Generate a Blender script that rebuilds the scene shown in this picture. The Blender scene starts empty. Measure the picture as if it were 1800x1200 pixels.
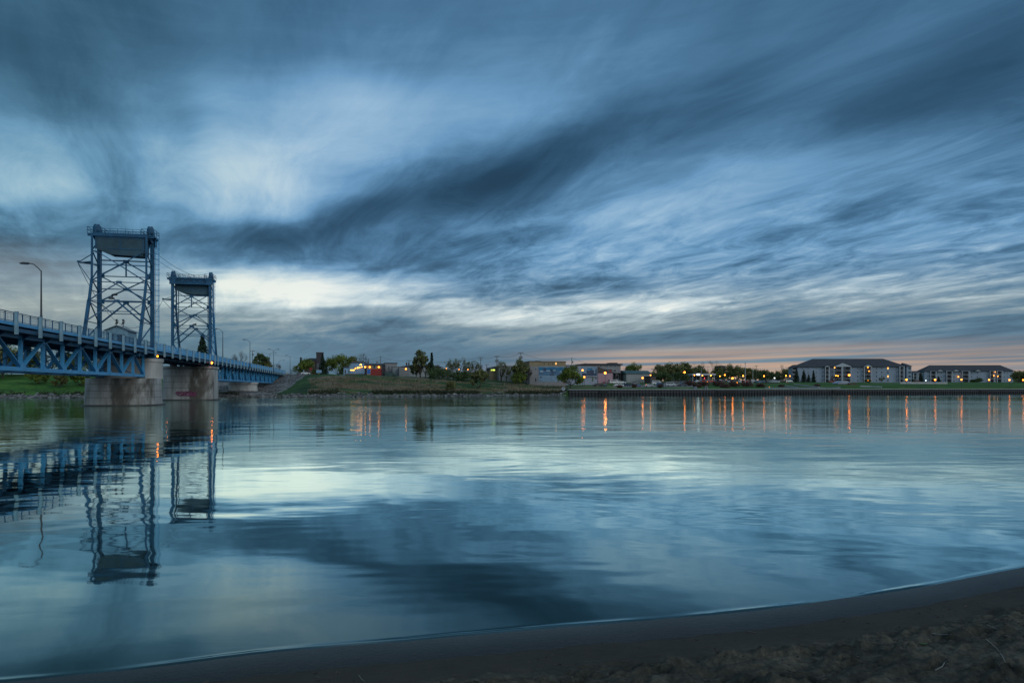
import bpy, math, random
from mathutils import Vector, Matrix, noise as mnoise
random.seed(7)
SC = bpy.context.scene
COL = SC.collection
PI = math.pi
F = 1200.0          # focal length in photo pixels (photo is 1800 wide)
HZ = 681.0          # image row of the horizon
CAMH = 3.3          # camera height above the water

# ------------------------------------------------------------- camera
cam_d = bpy.data.cameras.new('camera')
cam = bpy.data.objects.new('camera', cam_d)
COL.objects.link(cam)
cam.location = (0, 0, CAMH)
cam.rotation_euler = (math.radians(90), 0, 0)
cam_d.sensor_width = 36.0
cam_d.lens = 36.0 * F / 1800.0
cam_d.shift_y = (HZ - 600.0) / 1800.0
cam_d.clip_start = 0.1
cam_d.clip_end = 20000
SC.camera = cam

SC.view_settings.view_transform = 'Standard'
SC.view_settings.look = 'None'
SC.view_settings.exposure = 0.0
SC.view_settings.gamma = 1.0
SC.cycles.max_bounces = 6
SC.cycles.glossy_bounces = 4
SC.cycles.diffuse_bounces = 2
SC.cycles.transmission_bounces = 4
SC.cycles.transparent_max_bounces = 8
SC.cycles.caustics_reflective = False
SC.cycles.caustics_refractive = False
SC.cycles.sample_clamp_indirect = 6.0
SC.cycles.use_denoising = True

def s2l(c):
    c = c / 255.0
    return c / 12.92 if c <= 0.04045 else ((c + 0.055) / 1.055) ** 2.4
def rgb(r, g, b):
    return (s2l(r), s2l(g), s2l(b), 1.0)

SUN_EL = math.radians(24)
SUN_ROT = math.radians(138)      # soft light from the sky behind the right shoulder

# ------------------------------------------------------------- world: dusk sky with cloud streaks
W = bpy.data.worlds.new('World')
SC.world = W
W.use_nodes = True
NT = W.node_tree
for n in list(NT.nodes):
    NT.nodes.remove(n)
class G:
    """small helper to wire math nodes"""
    def __init__(s, nt): s.nt = nt
    def new(s, t, **k):
        n = s.nt.nodes.new(t)
        for a, v in k.items(): setattr(n, a, v)
        return n
    def put(s, sock, v):
        if isinstance(v, bpy.types.NodeSocket): s.nt.links.new(v, sock)
        else: sock.default_value = v
    def m(s, op, a, b=None, c=None, clamp=False):
        n = s.new('ShaderNodeMath', operation=op, use_clamp=clamp)
        s.put(n.inputs[0], a)
        if b is not None: s.put(n.inputs[1], b)
        if c is not None: s.put(n.inputs[2], c)
        return n.outputs[0]
    def sstep(s, v, lo, hi):
        n = s.new('ShaderNodeMapRange', interpolation_type='SMOOTHSTEP')
        s.put(n.inputs['Value'], v)
        s.put(n.inputs['From Min'], lo); s.put(n.inputs['From Max'], hi)
        return n.outputs[0]
    def xyz(s, x, y, z):
        n = s.new('ShaderNodeCombineXYZ')
        s.put(n.inputs[0], x); s.put(n.inputs[1], y); s.put(n.inputs[2], z)
        return n.outputs[0]
    def noise(s, vec, scale, detail=4, rough=.5, dist=0.0):
        n = s.new('ShaderNodeTexNoise')
        s.put(n.inputs['Vector'], vec)
        n.inputs['Scale'].default_value = scale
        n.inputs['Detail'].default_value = detail
        n.inputs['Roughness'].default_value = rough
        n.inputs['Distortion'].default_value = dist
        return n.outputs['Fac']
    def ramp(s, fac, stops, interp='LINEAR'):
        n = s.new('ShaderNodeValToRGB')
        r = n.color_ramp; r.interpolation = interp
        while len(r.elements) > 1: r.elements.remove(r.elements[-1])
        r.elements[0].position = stops[0][0]; r.elements[0].color = stops[0][1]
        for p, c in stops[1:]:
            e = r.elements.new(p); e.color = c
        s.put(n.inputs['Fac'], fac)
        return n.outputs['Color']
    def mix(s, fac, a, b, mode='MIX'):
        n = s.new('ShaderNodeMix', data_type='RGBA', blend_type=mode)
        s.put(n.inputs[0], fac); s.put(n.inputs[6], a); s.put(n.inputs[7], b)
        return n.outputs[2]

g = G(NT)
def U_of(px): return math.atan((px - 900) / F)
def V_of(px, py): return math.atan((HZ - py) / F * math.cos(U_of(px)))
tc = g.new('ShaderNodeTexCoord')
sep = g.new('ShaderNodeSeparateXYZ')
NT.links.new(tc.outputs['Generated'], sep.inputs[0])
dx, dy, dz = sep.outputs
az = g.m('ARCTAN2', dx, dy)
el = g.m('ARCSINE', dz)
el = g.m('MAXIMUM', el, 0.0)
# cloud sheet coordinates: the streaks run towards the horizon left of the bridge axis
den = g.m('ADD', g.m('MAXIMUM', dz, 0.0), 0.10)
cx = g.m('DIVIDE', dx, den); cy = g.m('DIVIDE', dy, den)
PH = math.radians(-30)
along = g.m('ADD', g.m('MULTIPLY', cx, math.sin(PH)), g.m('MULTIPLY', cy, math.cos(PH)))
across = g.m('SUBTRACT', g.m('MULTIPLY', cx, math.cos(PH)), g.m('MULTIPLY', cy, math.sin(PH)))
vst = g.xyz(g.m('MULTIPLY', across, 1.0), g.m('MULTIPLY', along, 0.42), 0.0)
vst2 = g.xyz(g.m('MULTIPLY', across, 1.0), g.m('MULTIPLY', along, 0.36), 3.7)
visoc = g.xyz(cx, cy, 1.3)
n_warp1 = g.noise(visoc, 0.9, 3, .5)
n_warp2 = g.noise(g.xyz(cx, cy, 8.1), 0.9, 3, .5)
n_big = g.noise(vst, 1.1, 5, .55, .6)
n_fine = g.noise(vst2, 3.6, 9, .66, .7)
n_str = g.noise(g.xyz(g.m('MULTIPLY', across, 1.0), g.m('MULTIPLY', along, 0.13), 6.0), 1.7, 5, .6, .3)
# warped direction
u = g.m('ADD', az, g.m('MULTIPLY', g.m('SUBTRACT', n_warp1, .5), .11))
v = g.m('ADD', el, g.m('MULTIPLY', g.m('SUBTRACT', n_big, .5), g.m('MULTIPLY', el, .26)))
v = g.m('ADD', v, g.m('MULTIPLY', g.m('SUBTRACT', n_warp2, .5), g.m('MULTIPLY', el, .20)))

# broad brightness of the overcast, by azimuth and elevation
COLS = [-300, 0, 225, 450, 675, 900, 1125, 1350, 1575, 1800, 2150]
ROWS = [-500, 0, 100, 200, 260, 320, 370, 420, 460, 500, 530, 560, 590, 620, 650, 681]
LUM = {
 -300:[.36,.36,.36,.44,.58,.60,.50,.40,.42,.52,.58,.58,.52,.48,.46,.46],
 0:   [.36,.36,.36,.46,.58,.66,.50,.38,.38,.52,.60,.62,.58,.50,.47,.47],
 225: [.36,.37,.38,.44,.55,.61,.54,.48,.52,.62,.66,.60,.50,.46,.45,.45],
 450: [.38,.39,.42,.56,.67,.71,.66,.44,.50,.80,.78,.64,.47,.45,.44,.44],
 675: [.38,.39,.44,.64,.66,.56,.46,.42,.46,.68,.76,.56,.45,.43,.43,.43],
 900: [.38,.42,.48,.54,.50,.42,.44,.52,.52,.52,.64,.76,.47,.43,.43,.43],
 1125:[.38,.42,.47,.46,.44,.52,.58,.62,.60,.55,.70,.68,.45,.47,.47,.46],
 1350:[.36,.40,.42,.40,.45,.54,.58,.56,.57,.64,.68,.54,.44,.47,.49,.47],
 1575:[.35,.38,.39,.38,.46,.52,.52,.52,.55,.63,.60,.46,.42,.46,.48,.44],
 1800:[.34,.35,.34,.36,.44,.48,.50,.52,.56,.62,.58,.46,.41,.45,.46,.40],
 2150:[.34,.34,.34,.38,.42,.46,.48,.50,.52,.54,.50,.46,.42,.43,.43,.40]}
VMAX = 0.9
Lsum = None
for i, c in enumerate(COLS):
    a0 = U_of(c)
    pts = sorted((min(.999, V_of(c, r) / VMAX), L) for r, L in zip(ROWS, LUM[c]))
    col = g.ramp(g.m('DIVIDE', v, VMAX), [(max(0, p), (L, L, L, 1)) for p, L in pts], 'B_SPLINE' if False else 'EASE')
    # column weight: smooth hat in azimuth
    if i > 0: up = g.sstep(u, U_of(COLS[i-1]), a0)
    else: up = None
    if i < len(COLS) - 1: dn = g.m('SUBTRACT', 1.0, g.sstep(u, a0, U_of(COLS[i+1])))
    else: dn = None
    w = up if dn is None else dn if up is None else g.m('MULTIPLY', up, dn)
    t = g.m('MULTIPLY', col, w)
    Lsum = t if Lsum is None else g.m('ADD', Lsum, t)
L = Lsum
# long diagonal cloud bands (direction, half length, half width, tilt, gain)
BL = [(850,325,160,46,20,-.17),(1250,614,210,3.2,2.4,.13),(1180,632,180,2.5,2,-.05),(1080,232,200,44,20,-.11),(1290,185,150,34,24,-.07),(640,352,110,34,25,-.10),
      (530,405,130,26,14,-.14),(430,432,110,22,6,-.07),(760,345,90,32,10,-.08),(1640,150,260,40,22,-.05),
      (200,330,44,60,0,-.16),(330,235,40,60,0,-.06),(110,170,150,50,-25,-.05),
      (600,190,220,50,8,.05),(420,290,150,60,5,.08),(60,320,80,34,10,.10),(40,240,80,26,-20,.05),
      (1420,300,240,30,10,.05),(1060,385,220,24,6,.07),(980,500,170,26,5,-.13),(1100,470,140,20,14,-.06),
      (1330,425,150,14,9,-.08),(900,428,150,16,4,-.08),(700,470,120,12,4,-.07),(1560,360,200,12,14,-.05),
      (560,502,190,17,1,.20),(470,515,110,14,0,.16),(640,534,160,6,1,.12),(880,568,90,7,0,.14),(1050,545,200,8,2,.12),
      (560,545,90,7,0,-.10),(1250,528,180,8,4,.10),(1640,505,200,5,8,-.10),(700,572,180,12,0,-.06),
      (1300,626,360,5,2,.03),(20,400,90,40,10,-.06)]
for (px, py, rx, ry, ang, gain) in BL:
    u0 = U_of(px); v0 = V_of(px, py); ca = math.cos(u0)
    sx = rx / F * ca * ca; sy = ry / F * ca
    th = math.radians(ang); c_, s_ = math.cos(th), math.sin(th)
    du = g.m('SUBTRACT', u, u0); dv = g.m('SUBTRACT', v, v0)
    p = g.m('MULTIPLY_ADD', du, c_ / sx, g.m('MULTIPLY', dv, s_ / sx))
    q = g.m('MULTIPLY_ADD', du, -s_ / sy, g.m('MULTIPLY', dv, c_ / sy))
    r2 = g.m('ADD', g.m('MULTIPLY', p, p), g.m('MULTIPLY', q, q))
    e = g.m('MULTIPLY', g.m('EXPONENT', g.m('MULTIPLY', r2, -.9)), gain)
    L = g.m('ADD', L, e)
# fine streaks, strongest in the middle heights
band = g.m('MULTIPLY', g.sstep(el, .03, .09), g.m('SUBTRACT', 1.0, g.m('MULTIPLY', g.sstep(el, .20, .42), .70)))
det = g.m('ADD', g.m('MULTIPLY', g.m('SUBTRACT', n_fine, .5), .50), g.m('MULTIPLY', g.m('SUBTRACT', n_str, .5), .30))
L = g.m('ADD', L, g.m('MULTIPLY', det, g.m('MULTIPLY_ADD', band, .85, .12)))
L = g.m('ADD', L, g.m('MULTIPLY', g.m('SUBTRACT', n_big, .5), .22))
n_rip = g.noise(g.xyz(g.m('MULTIPLY', across, 1.0), g.m('MULTIPLY', along, 0.55), 11.0), 5.0, 7, .66, .75)
n_low = g.noise(g.xyz(g.m('MULTIPLY', az, 7.0), g.m('MULTIPLY_ADD', az, -4.0, g.m('MULTIPLY', el, 62.0)), 3.0), 1.0, 6, .6, .5)
ripb = g.m('MULTIPLY', g.sstep(el, .07, .12), g.m('SUBTRACT', 1.0, g.sstep(el, .17, .30)))
ripb = g.m('MULTIPLY', ripb, g.m('MULTIPLY_ADD', g.sstep(az, -.25, .05), .8, .2))
L = g.m('ADD', L, g.m('MULTIPLY', g.m('SUBTRACT', n_rip, .5), g.m('MULTIPLY', ripb, .62)))
lowb = g.m('MULTIPLY', g.sstep(el, .045, .08), g.m('SUBTRACT', 1.0, g.sstep(el, .14, .20)))
L = g.m('ADD', L, g.m('MULTIPLY', g.m('SUBTRACT', n_low, .5), g.m('MULTIPLY_ADD', lowb, .46, .05)))
# brightness to colour
cool = g.ramp(L, [(0.0, rgb(22,45,66)), (.22, rgb(34,68,94)), (.34, rgb(54,93,124)), (.44, rgb(78,122,158)),
                  (.55, rgb(110,158,198)), (.68, rgb(152,190,220)), (.82, rgb(200,222,234)), (1.0, rgb(236,242,238))])
low_dark = g.ramp(L, [(0.0, rgb(45,65,82)), (.35, rgb(72,100,122)), (.47, rgb(94,128,152)), (.62, rgb(140,160,170)),
                      (.80, rgb(200,216,220)), (.97, (.95, .99, .93, 1))])
lowf = g.m('SUBTRACT', 1.0, g.sstep(el, .08, .20))
c = g.mix(lowf, cool, low_dark)
c = g.mix(g.m('MULTIPLY', g.m('SUBTRACT', 1.0, g.sstep(az, U_of(60), U_of(620))), .6), c, g.mix(1.0, c, (.96, .99, .84, 1), 'MULTIPLY'))
# afterglow along the horizon: narrow peach bands to the right, violet in the middle
bands = g.noise(g.xyz(g.m('MULTIPLY', az, 1.6), g.m('MULTIPLY_ADD', az, -2.2, g.m('MULTIPLY', el, 95.0)), 2.0), 1.0, 4, .55, .25)
glow_v = g.m('MULTIPLY', g.m('SUBTRACT', 1.0, g.sstep(el, .036, .068)), g.sstep(bands, .36, .60))
glow_v = g.m('ADD', g.m('MULTIPLY', glow_v, .85), g.m('MULTIPLY', g.m('SUBTRACT', 1.0, g.sstep(el, .008, .034)), .45), clamp=True)
glow_a = g.m('MULTIPLY', g.sstep(az, U_of(830), U_of(1180)), g.m('SUBTRACT', 1.0, g.m('MULTIPLY', g.sstep(az, U_of(1450), U_of(1800)), .35)))
c = g.mix(g.m('MULTIPLY', g.m('MULTIPLY', glow_v, .88), glow_a), c, rgb(220,178,146))
pink = g.m('MULTIPLY', g.m('SUBTRACT', 1.0, g.sstep(el, .006, .040)),
           g.m('MULTIPLY', g.sstep(az, U_of(640), U_of(900)), g.m('SUBTRACT', 1.0, g.sstep(az, U_of(960), U_of(1200)))))
c = g.mix(g.m('MULTIPLY', pink, .50), c, rgb(168,140,156))
warm = g.m('MULTIPLY', g.m('SUBTRACT', 1.0, g.sstep(g.m('ABSOLUTE', g.m('SUBTRACT', az, U_of(60))), .04, .22)),
           g.m('MULTIPLY', g.sstep(el, .06, .09), g.m('SUBTRACT', 1.0, g.sstep(el, .13, .19))))
c = g.mix(g.m('MULTIPLY', warm, .22), c, rgb(205,198,186))
# the clear sky itself shows faintly through the cloud sheet
sky = g.new('ShaderNodeTexSky', sky_type='NISHITA')
sky.sun_disc = False
sky.sun_elevation = SUN_EL
sky.sun_rotation = SUN_ROT
skc = g.mix(1.0, sky.outputs[0], (.035, .035, .035, 1), 'MULTIPLY')
# away from the afterglow (behind the camera) an even, brighter overcast
back = g.sstep(g.m('ABSOLUTE', az), 1.0, 1.6)
c = g.mix(back, c, rgb(150,180,200))
high = g.sstep(el, .62, .9)
c = g.mix(high, c, rgb(140,172,196))
c = g.mix(.10, c, skc)
bg = g.new('ShaderNodeBackground')
g.put(bg.inputs['Color'], c)
bg.inputs['Strength'].default_value = 1.0
wo = g.new('ShaderNodeOutputWorld')
NT.links.new(bg.outputs[0], wo.inputs[0])
W.cycles.sampling_method = 'MANUAL'
W.cycles.sample_map_resolution = 512

# ------------------------------------------------------------- one soft sun behind the overcast
sd = bpy.data.lights.new('sun', 'SUN')
sd.energy = 0.9
sd.angle = math.radians(40)
sd.color = (1.0, 0.98, 0.94)
so = bpy.data.objects.new('sun', sd)
COL.objects.link(so)
# Nishita: rotation 0 puts the sun on +Y and turns clockwise seen from above
sdir = Vector((math.sin(SUN_ROT) * math.cos(SUN_EL), math.cos(SUN_ROT) * math.cos(SUN_EL), math.sin(SUN_EL)))
so.rotation_euler = (-sdir).to_track_quat('-Z', 'Y').to_euler()
so.location = (0, -20, 60)

# ============================================================= helpers
class MB:
    """collects faces of one mesh"""
    def __init__(s): s.v = []; s.f = []
    def add(s, vs, fs):
        b = len(s.v); s.v += [tuple(p) for p in vs]; s.f += [tuple(b + i for i in f) for f in fs]
    def box(s, c, d, rz=0.0):
        hx, hy, hz = d[0] / 2, d[1] / 2, d[2] / 2
        cr, sr = math.cos(rz), math.sin(rz); vs = []
        for z in (-hz, hz):
            for x, y in ((-hx, -hy), (hx, -hy), (hx, hy), (-hx, hy)):
                vs.append((c[0] + x * cr - y * sr, c[1] + x * sr + y * cr, c[2] + z))
        s.add(vs, [(3, 2, 1, 0), (4, 5, 6, 7), (0, 1, 5, 4), (1, 2, 6, 5), (2, 3, 7, 6), (3, 0, 4, 7)])
    def bb(s, x0, x1, y0, y1, z0, z1):
        s.box(((x0 + x1) / 2, (y0 + y1) / 2, (z0 + z1) / 2), (x1 - x0, y1 - y0, z1 - z0))
    def beam(s, p, q, w, h=None, up=(0, 0, 1)):
        h = w if h is None else h
        p = Vector(p); q = Vector(q); d = (q - p)
        if d.length < 1e-6: return
        d.normalize(); up = Vector(up)
        if abs(d.dot(up)) > .98: up = Vector((0, 1, 0))
        a = d.cross(up).normalized() * (w / 2); b = a.cross(d).normalized() * (h / 2)
        vs = [p - a - b, p + a - b, p + a + b, p - a + b, q - a - b, q + a - b, q + a + b, q - a + b]
        s.add(vs, [(0, 1, 2, 3), (7, 6, 5, 4), (0, 4, 5, 1), (1, 5, 6, 2), (2, 6, 7, 3), (3, 7, 4, 0)])
    def tube(s, p, q, r1, r2=None, n=6, caps=True):
        r2 = r1 if r2 is None else r2
        p = Vector(p); q = Vector(q); d = (q - p)
        if d.length < 1e-6: return
        d.normalize(); up = Vector((0, 0, 1)) if abs(d.z) < .95 else Vector((0, 1, 0))
        a = d.cross(up).normalized(); b = a.cross(d)
        vs = []
        for c, r in ((p, r1), (q, r2)):
            for i in range(n):
                t = 2 * PI * i / n
                vs.append(c + a * (r * math.cos(t)) + b * (r * math.sin(t)))
        fs = [(i, n + i, n + (i + 1) % n, (i + 1) % n) for i in range(n)]
        if caps: fs += [tuple(range(n)), tuple(range(2 * n - 1, n - 1, -1))]
        s.add(vs, fs)
    def path(s, pts, r, n=5):
        for i in range(len(pts) - 1): s.tube(pts[i], pts[i + 1], r, r, n)
    def prism(s, poly, z0, z1, poly2=None):
        """horizontal outline pulled up from z0 to z1"""
        n = len(poly); poly2 = poly2 or poly
        vs = [(x, y, z0) for x, y in poly] + [(x, y, z1) for x, y in poly2]
        s.add(vs, [(i, (i + 1) % n, n + (i + 1) % n, n + i) for i in range(n)] + [tuple(range(n - 1, -1, -1)), tuple(range(n, 2 * n))])
    def yz(s, poly, x0, x1):
        """outline in the y-z plane given thickness along x"""
        n = len(poly)
        vs = [(x0, y, z) for y, z in poly] + [(x1, y, z) for y, z in poly]
        s.add(vs, [(i, (i + 1) % n, n + (i + 1) % n, n + i) for i in range(n)] + [tuple(range(n - 1, -1, -1)), tuple(range(n, 2 * n))])
    def xz(s, poly, y0, y1):
        n = len(poly)
        vs = [(x, y0, z) for x, z in poly] + [(x, y1, z) for x, z in poly]
        s.add(vs, [(i, (i + 1) % n, n + (i + 1) % n, n + i) for i in range(n)] + [tuple(range(n - 1, -1, -1)), tuple(range(n, 2 * n))])
    def disc(s, c, axis, r, t, n=20):
        a = Vector(axis).normalized() * (t / 2); c = Vector(c)
        s.tube(c - a, c + a, r, r, n)
    def ball(s, c, r, nu=8, nv=6, sz=1.0):
        vs = [(c[0], c[1], c[2] - r * sz)]
        for j in range(1, nv):
            t = PI * j / nv - PI / 2
            for i in range(nu):
                a = 2 * PI * i / nu
                vs.append((c[0] + r * math.cos(t) * math.cos(a), c[1] + r * math.cos(t) * math.sin(a), c[2] + r * sz * math.sin(t)))
        vs.append((c[0], c[1], c[2] + r * sz)); fs = []
        for i in range(nu):
            k = (i + 1) % nu
            fs.append((0, 1 + k, 1 + i))
            for j in range(nv - 2):
                fs.append((1 + j * nu + i, 1 + j * nu + k, 1 + (j + 1) * nu + k, 1 + (j + 1) * nu + i))
            fs.append((1 + (nv - 2) * nu + i, 1 + (nv - 2) * nu + k, len(vs) - 1))
        s.add(vs, fs)
    def build(s, name, m, parent=None, off=(0, 0, 0), smooth=False, mats=None, midx=None):
        me = bpy.data.meshes.new(name)
        vs = s.v if off == (0, 0, 0) else [(x - off[0], y - off[1], z - off[2]) for x, y, z in s.v]
        me.from_pydata(vs, [], s.f)
        me.validate()
        import bmesh
        bm = bmesh.new(); bm.from_mesh(me)
        if not smooth or len(s.f) < 60000: bmesh.ops.recalc_face_normals(bm, faces=bm.faces)
        bm.to_mesh(me); bm.free()
        if m: me.materials.append(m)
        if smooth:
            for p in me.polygons: p.use_smooth = True
        o = bpy.data.objects.new(name, me)
        COL.objects.link(o)
        if parent: o.parent = parent
        return o

def tag(o, label=None, cat=None, group=None, kind=None):
    if label: o['label'] = label
    if cat: o['category'] = cat
    if group: o['group'] = group
    if kind: o['kind'] = kind
    return o
def thing(name, label, cat, loc=(0, 0, 0), rz=0.0, group=None):
    o = bpy.data.objects.new(name, None)
    o.empty_display_size = .3
    COL.objects.link(o)
    o.location = loc; o.rotation_euler = (0, 0, rz)
    return tag(o, label, cat, group)
def kids(o): return [c for c in bpy.data.objects if c.parent == o]
def copy_tree(o, parent=None):
    c = o.copy(); COL.objects.link(c); c.parent = parent
    for ch in kids(o): copy_tree(ch, c)
    return c

def at(px, py, Y):
    """world point seen at a photo pixel, Y metres away"""
    return Vector(((px - 900) / F * Y, Y, CAMH + (HZ - py) / F * Y))

# ------------------------------------------------------------- materials
def mat(name, c, rough=.6, var=.18, scale=1.0, metal=0.0, bump=0.0, bscale=None, stretch=(1, 1, 1), spec=.4, c2=None, island=0.0, dirt=None):
    m = bpy.data.materials.new(name); m.use_nodes = True
    nt = m.node_tree; b = nt.nodes['Principled BSDF']; h = G(nt)
    t = h.new('ShaderNodeTexCoord')
    mp = h.new('ShaderNodeMapping'); mp.inputs['Scale'].default_value = stretch
    nt.links.new(t.outputs['Object'], mp.inputs[0])
    n = h.noise(mp.outputs[0], scale, 5, .6)
    ca = tuple(x * (1 - var) for x in c[:3]) + (1,)
    cb = tuple(min(1, x * (1 + var)) for x in (c2 or c)[:3]) + (1,)
    col = h.ramp(n, [(.32, ca), (.68, cb)])
    if dirt:
        d = h.noise(mp.outputs[0], scale * .35, 6, .65, .4)
        col = h.mix(h.sstep(d, dirt[1], dirt[1] + .16), col, dirt[0] + (1,) if len(dirt[0]) == 3 else dirt[0])
    if island:
        ge = h.new('ShaderNodeNewGeometry')
        k = h.m('MULTIPLY_ADD', ge.outputs['Random Per Island'], 2 * island, 1 - island)
        col = h.mix(1.0, col, h.xyz(k, k, k), 'MULTIPLY')
    nt.links.new(col, b.inputs['Base Color'])
    b.inputs['Roughness'].default_value = rough
    b.inputs['Metallic'].default_value = metal
    b.inputs['Specular IOR Level'].default_value = spec
    if bump:
        bp = h.new('ShaderNodeBump'); bp.inputs['Strength'].default_value = bump
        nb = h.noise(mp.outputs[0], bscale or scale * 4, 6, .6)
        nt.links.new(nb, bp.inputs['Height']); nt.links.new(bp.outputs[0], b.inputs['Normal'])
    return m
def glow(name, c, st):
    m = bpy.data.materials.new(name); m.use_nodes = True
    nt = m.node_tree; b = nt.nodes['Principled BSDF']; h = G(nt)
    ge = h.new('ShaderNodeTexCoord')
    n = h.noise(ge.outputs['Object'], 2.0, 2)
    b.inputs['Base Color'].default_value = (.5, .4, .3, 1)
    b.inputs['Emission Color'].default_value = tuple(c) + (1,)
    nt.links.new(h.m('MULTIPLY_ADD', n, st * .4, st * .8), b.inputs['Emission Strength'])
    return m
M = {}
M['blue'] = mat('shaded_blue_paint', (.009, .074, .155), .45, .22, .8, dirt=((.05, .10, .15), .60))  # bridge paint with the shadow side of the towers darkened into its colour
M['blue_light'] = mat('lit_blue_paint', (.060, .30, .56), .42, .18, .9, dirt=((.08, .16, .22), .62))  # same bridge paint, brightened in colour for the brightly lit truss members
M['blue_dark'] = mat('dark_blue_paint', (.012, .070, .14), .5, .25, .6)
M['rail_post'] = mat('grey_blue_paint', (.20, .34, .42), .55, .15, 1.2)
M['cw'] = mat('counterweight_concrete', (.030, .072, .098), .8, .25, .5, dirt=((.05, .08, .10), .5))
M['steel'] = mat('galvanised_steel', (.16, .18, .20), .45, .15, 2, metal=.3)
M['dark_steel'] = mat('dark_steel', (.03, .035, .045), .5, .2, 2)
M['asphalt'] = mat('asphalt', (.05, .052, .056), .85, .15, 1.0)
M['roof_dark'] = mat('dark_shingle', (.035, .04, .052), .85, .2, .5)
M['roof_teal'] = mat('teal_metal_roof', (.035, .075, .085), .6, .2, .4)
M['wood'] = mat('weathered_wood', (.09, .075, .06), .8, .2, 2)
M['bark'] = mat('bark', (.045, .038, .032), .9, .2, 3)
M['rubber'] = mat('tyre_rubber', (.012, .012, .013), .8, .1, 4)
M['carglass'] = mat('car_glass', (.02, .03, .04), .12, .1, 1, spec=.7)
M['winglass'] = mat('window_glass', (.02, .03, .045), .15, .3, .6, spec=.7)
M['lamp_on'] = glow('sodium_lamp', (1.0, .185, .008), 13)
M['lamp_yel'] = glow('yellow_lamp', (1.0, .29, .014), 9)
M['lamp_wht'] = glow('white_lamp', (.85, .95, 1.0), 5)
M['win_on'] = glow('lit_window', (1.0, .45, .05), 1.6)
M['win_green'] = glow('lit_green_sign', (.75, 1.0, .12), 1.6)
M['strip_on'] = glow('lit_yellow_strip', (1.0, .50, .03), 5)

# ============================================================= the lift bridge
# bridge frame: x = w (downstream positive), y = s (towards the far bank), z up
TH = math.radians(12.23)
BX = -41.8
CT, ST = math.cos(TH), math.sin(TH)
def bw(w, s, z=0.0): return Vector((BX + w * CT - s * ST, w * ST + s * CT, z))
def bthing(name, label, cat, w, s, z, group=None):
    t = thing(name, label, cat, bw(w, s, z), TH, group)
    return t, (w, s, z)
PAN = 5.9
ZB, ZT, ZD = 5.45, 9.55, 10.70      # bottom chord, top chord, sidewalk level
WC = -3.5                            # centre line
WR, WL = 0.0, -7.0                   # truss planes
RR, RL = 1.86, -8.86                 # railings

def railing(parent, off, s0, s1, post_s, side, mesh_infill):
    """rails and pickets as one part, the posts as its sub-parts"""
    b = MB(); x = side
    sg = 1 if side > WC else -1
    b.beam((x, s0, ZD + 1.15), (x, s1, ZD + 1.15), .09, .09)
    b.beam((x, s0, ZD + .98), (x, s1, ZD + .98), .05, .05)
    b.beam((x, s0, ZD + .16), (x, s1, ZD + .16), .07, .07)
    step = .30 if not mesh_infill else .22
    k = int((s1 - s0) / step)
    for i in range(k + 1):
        y = s0 + (s1 - s0) * i / k
        b.beam((x, y, ZD + .16), (x, y, ZD + .98), .03, .03)
    for i in range(int((s1 - s0) / (PAN / 3)) + 1):
        y = s0 + i * PAN / 3
        if y <= s1: b.beam((x + .04 * sg, y, ZD), (x, y + .10, ZD + 1.13), .10, .08)
    if mesh_infill:
        for i in range(1, 5): b.beam((x, s0, ZD + .16 + i * .17), (x, s1, ZD + .16 + i * .17), .025, .025)
    r = b.build('railing', M['blue'] if not mesh_infill else M['blue_light'], parent, off)
    pm = MB(); pm.box((0, 0, -.1), (.30, .34, 2.55)); pm.box((0, 0, 1.2), (.36, .40, .06))
    first = None
    for y in post_s:
        if first is None:
            first = pm.build('rail_post', M['rail_post'], r)
            p = first
        else:
            p = first.copy(); COL.objects.link(p); p.parent = r
        p.location = (x + .30 * sg - off[0], y - off[1], ZD + .03 - off[2])
    return r

def deck(parent, off, s0, s1, nodes):
    b = MB()
    b.bb(WL - .3, WR + .3, s0, s1, ZD - .55, ZD - .12)
    b.build('road_slab', M['asphalt'], parent, off)
    for sg, wr in ((1, WR), (-1, WL)):
        c = MB()
        a, d = sorted((wr + sg * .3, wr + sg * 1.95))
        c.bb(a, d, s0, s1, ZD - .14, ZD)
        e = wr + sg * 1.98
        c.bb(min(e, e - sg * .08), max(e, e - sg * .08), s0, s1, ZD - .34, ZD + .06)      # light edge channel
        c.build('sidewalk', M['blue_light'], parent, off)
    for w in (-6.2, -5.1, -4.0, -3.0, -1.9, -.8, 1.1, 1.75, -8.1, -8.75):
        st = MB(); st.bb(w - .12, w + .12, s0, s1, ZD - 1.0, ZD - .56)
        st.build('stringer', M['blue_dark'], parent, off)
    for y in nodes:
        f = MB()
        f.bb(WL - .2, WR + .2, y - .14, y + .14, ZT - .3, ZD - .56)
        for sg, wr in ((1, WR), (-1, WL)):
            f.xz([(wr + sg * .2, ZT - .55), (wr + sg * .2, ZD - .34), (wr + sg * 1.85, ZD - .34), (wr + sg * 1.85, ZD - .62), (wr + sg * .9, ZT + .0)], y - .10, y + .10)
        f.build('floor_beam', M['blue'], parent, off)

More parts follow.
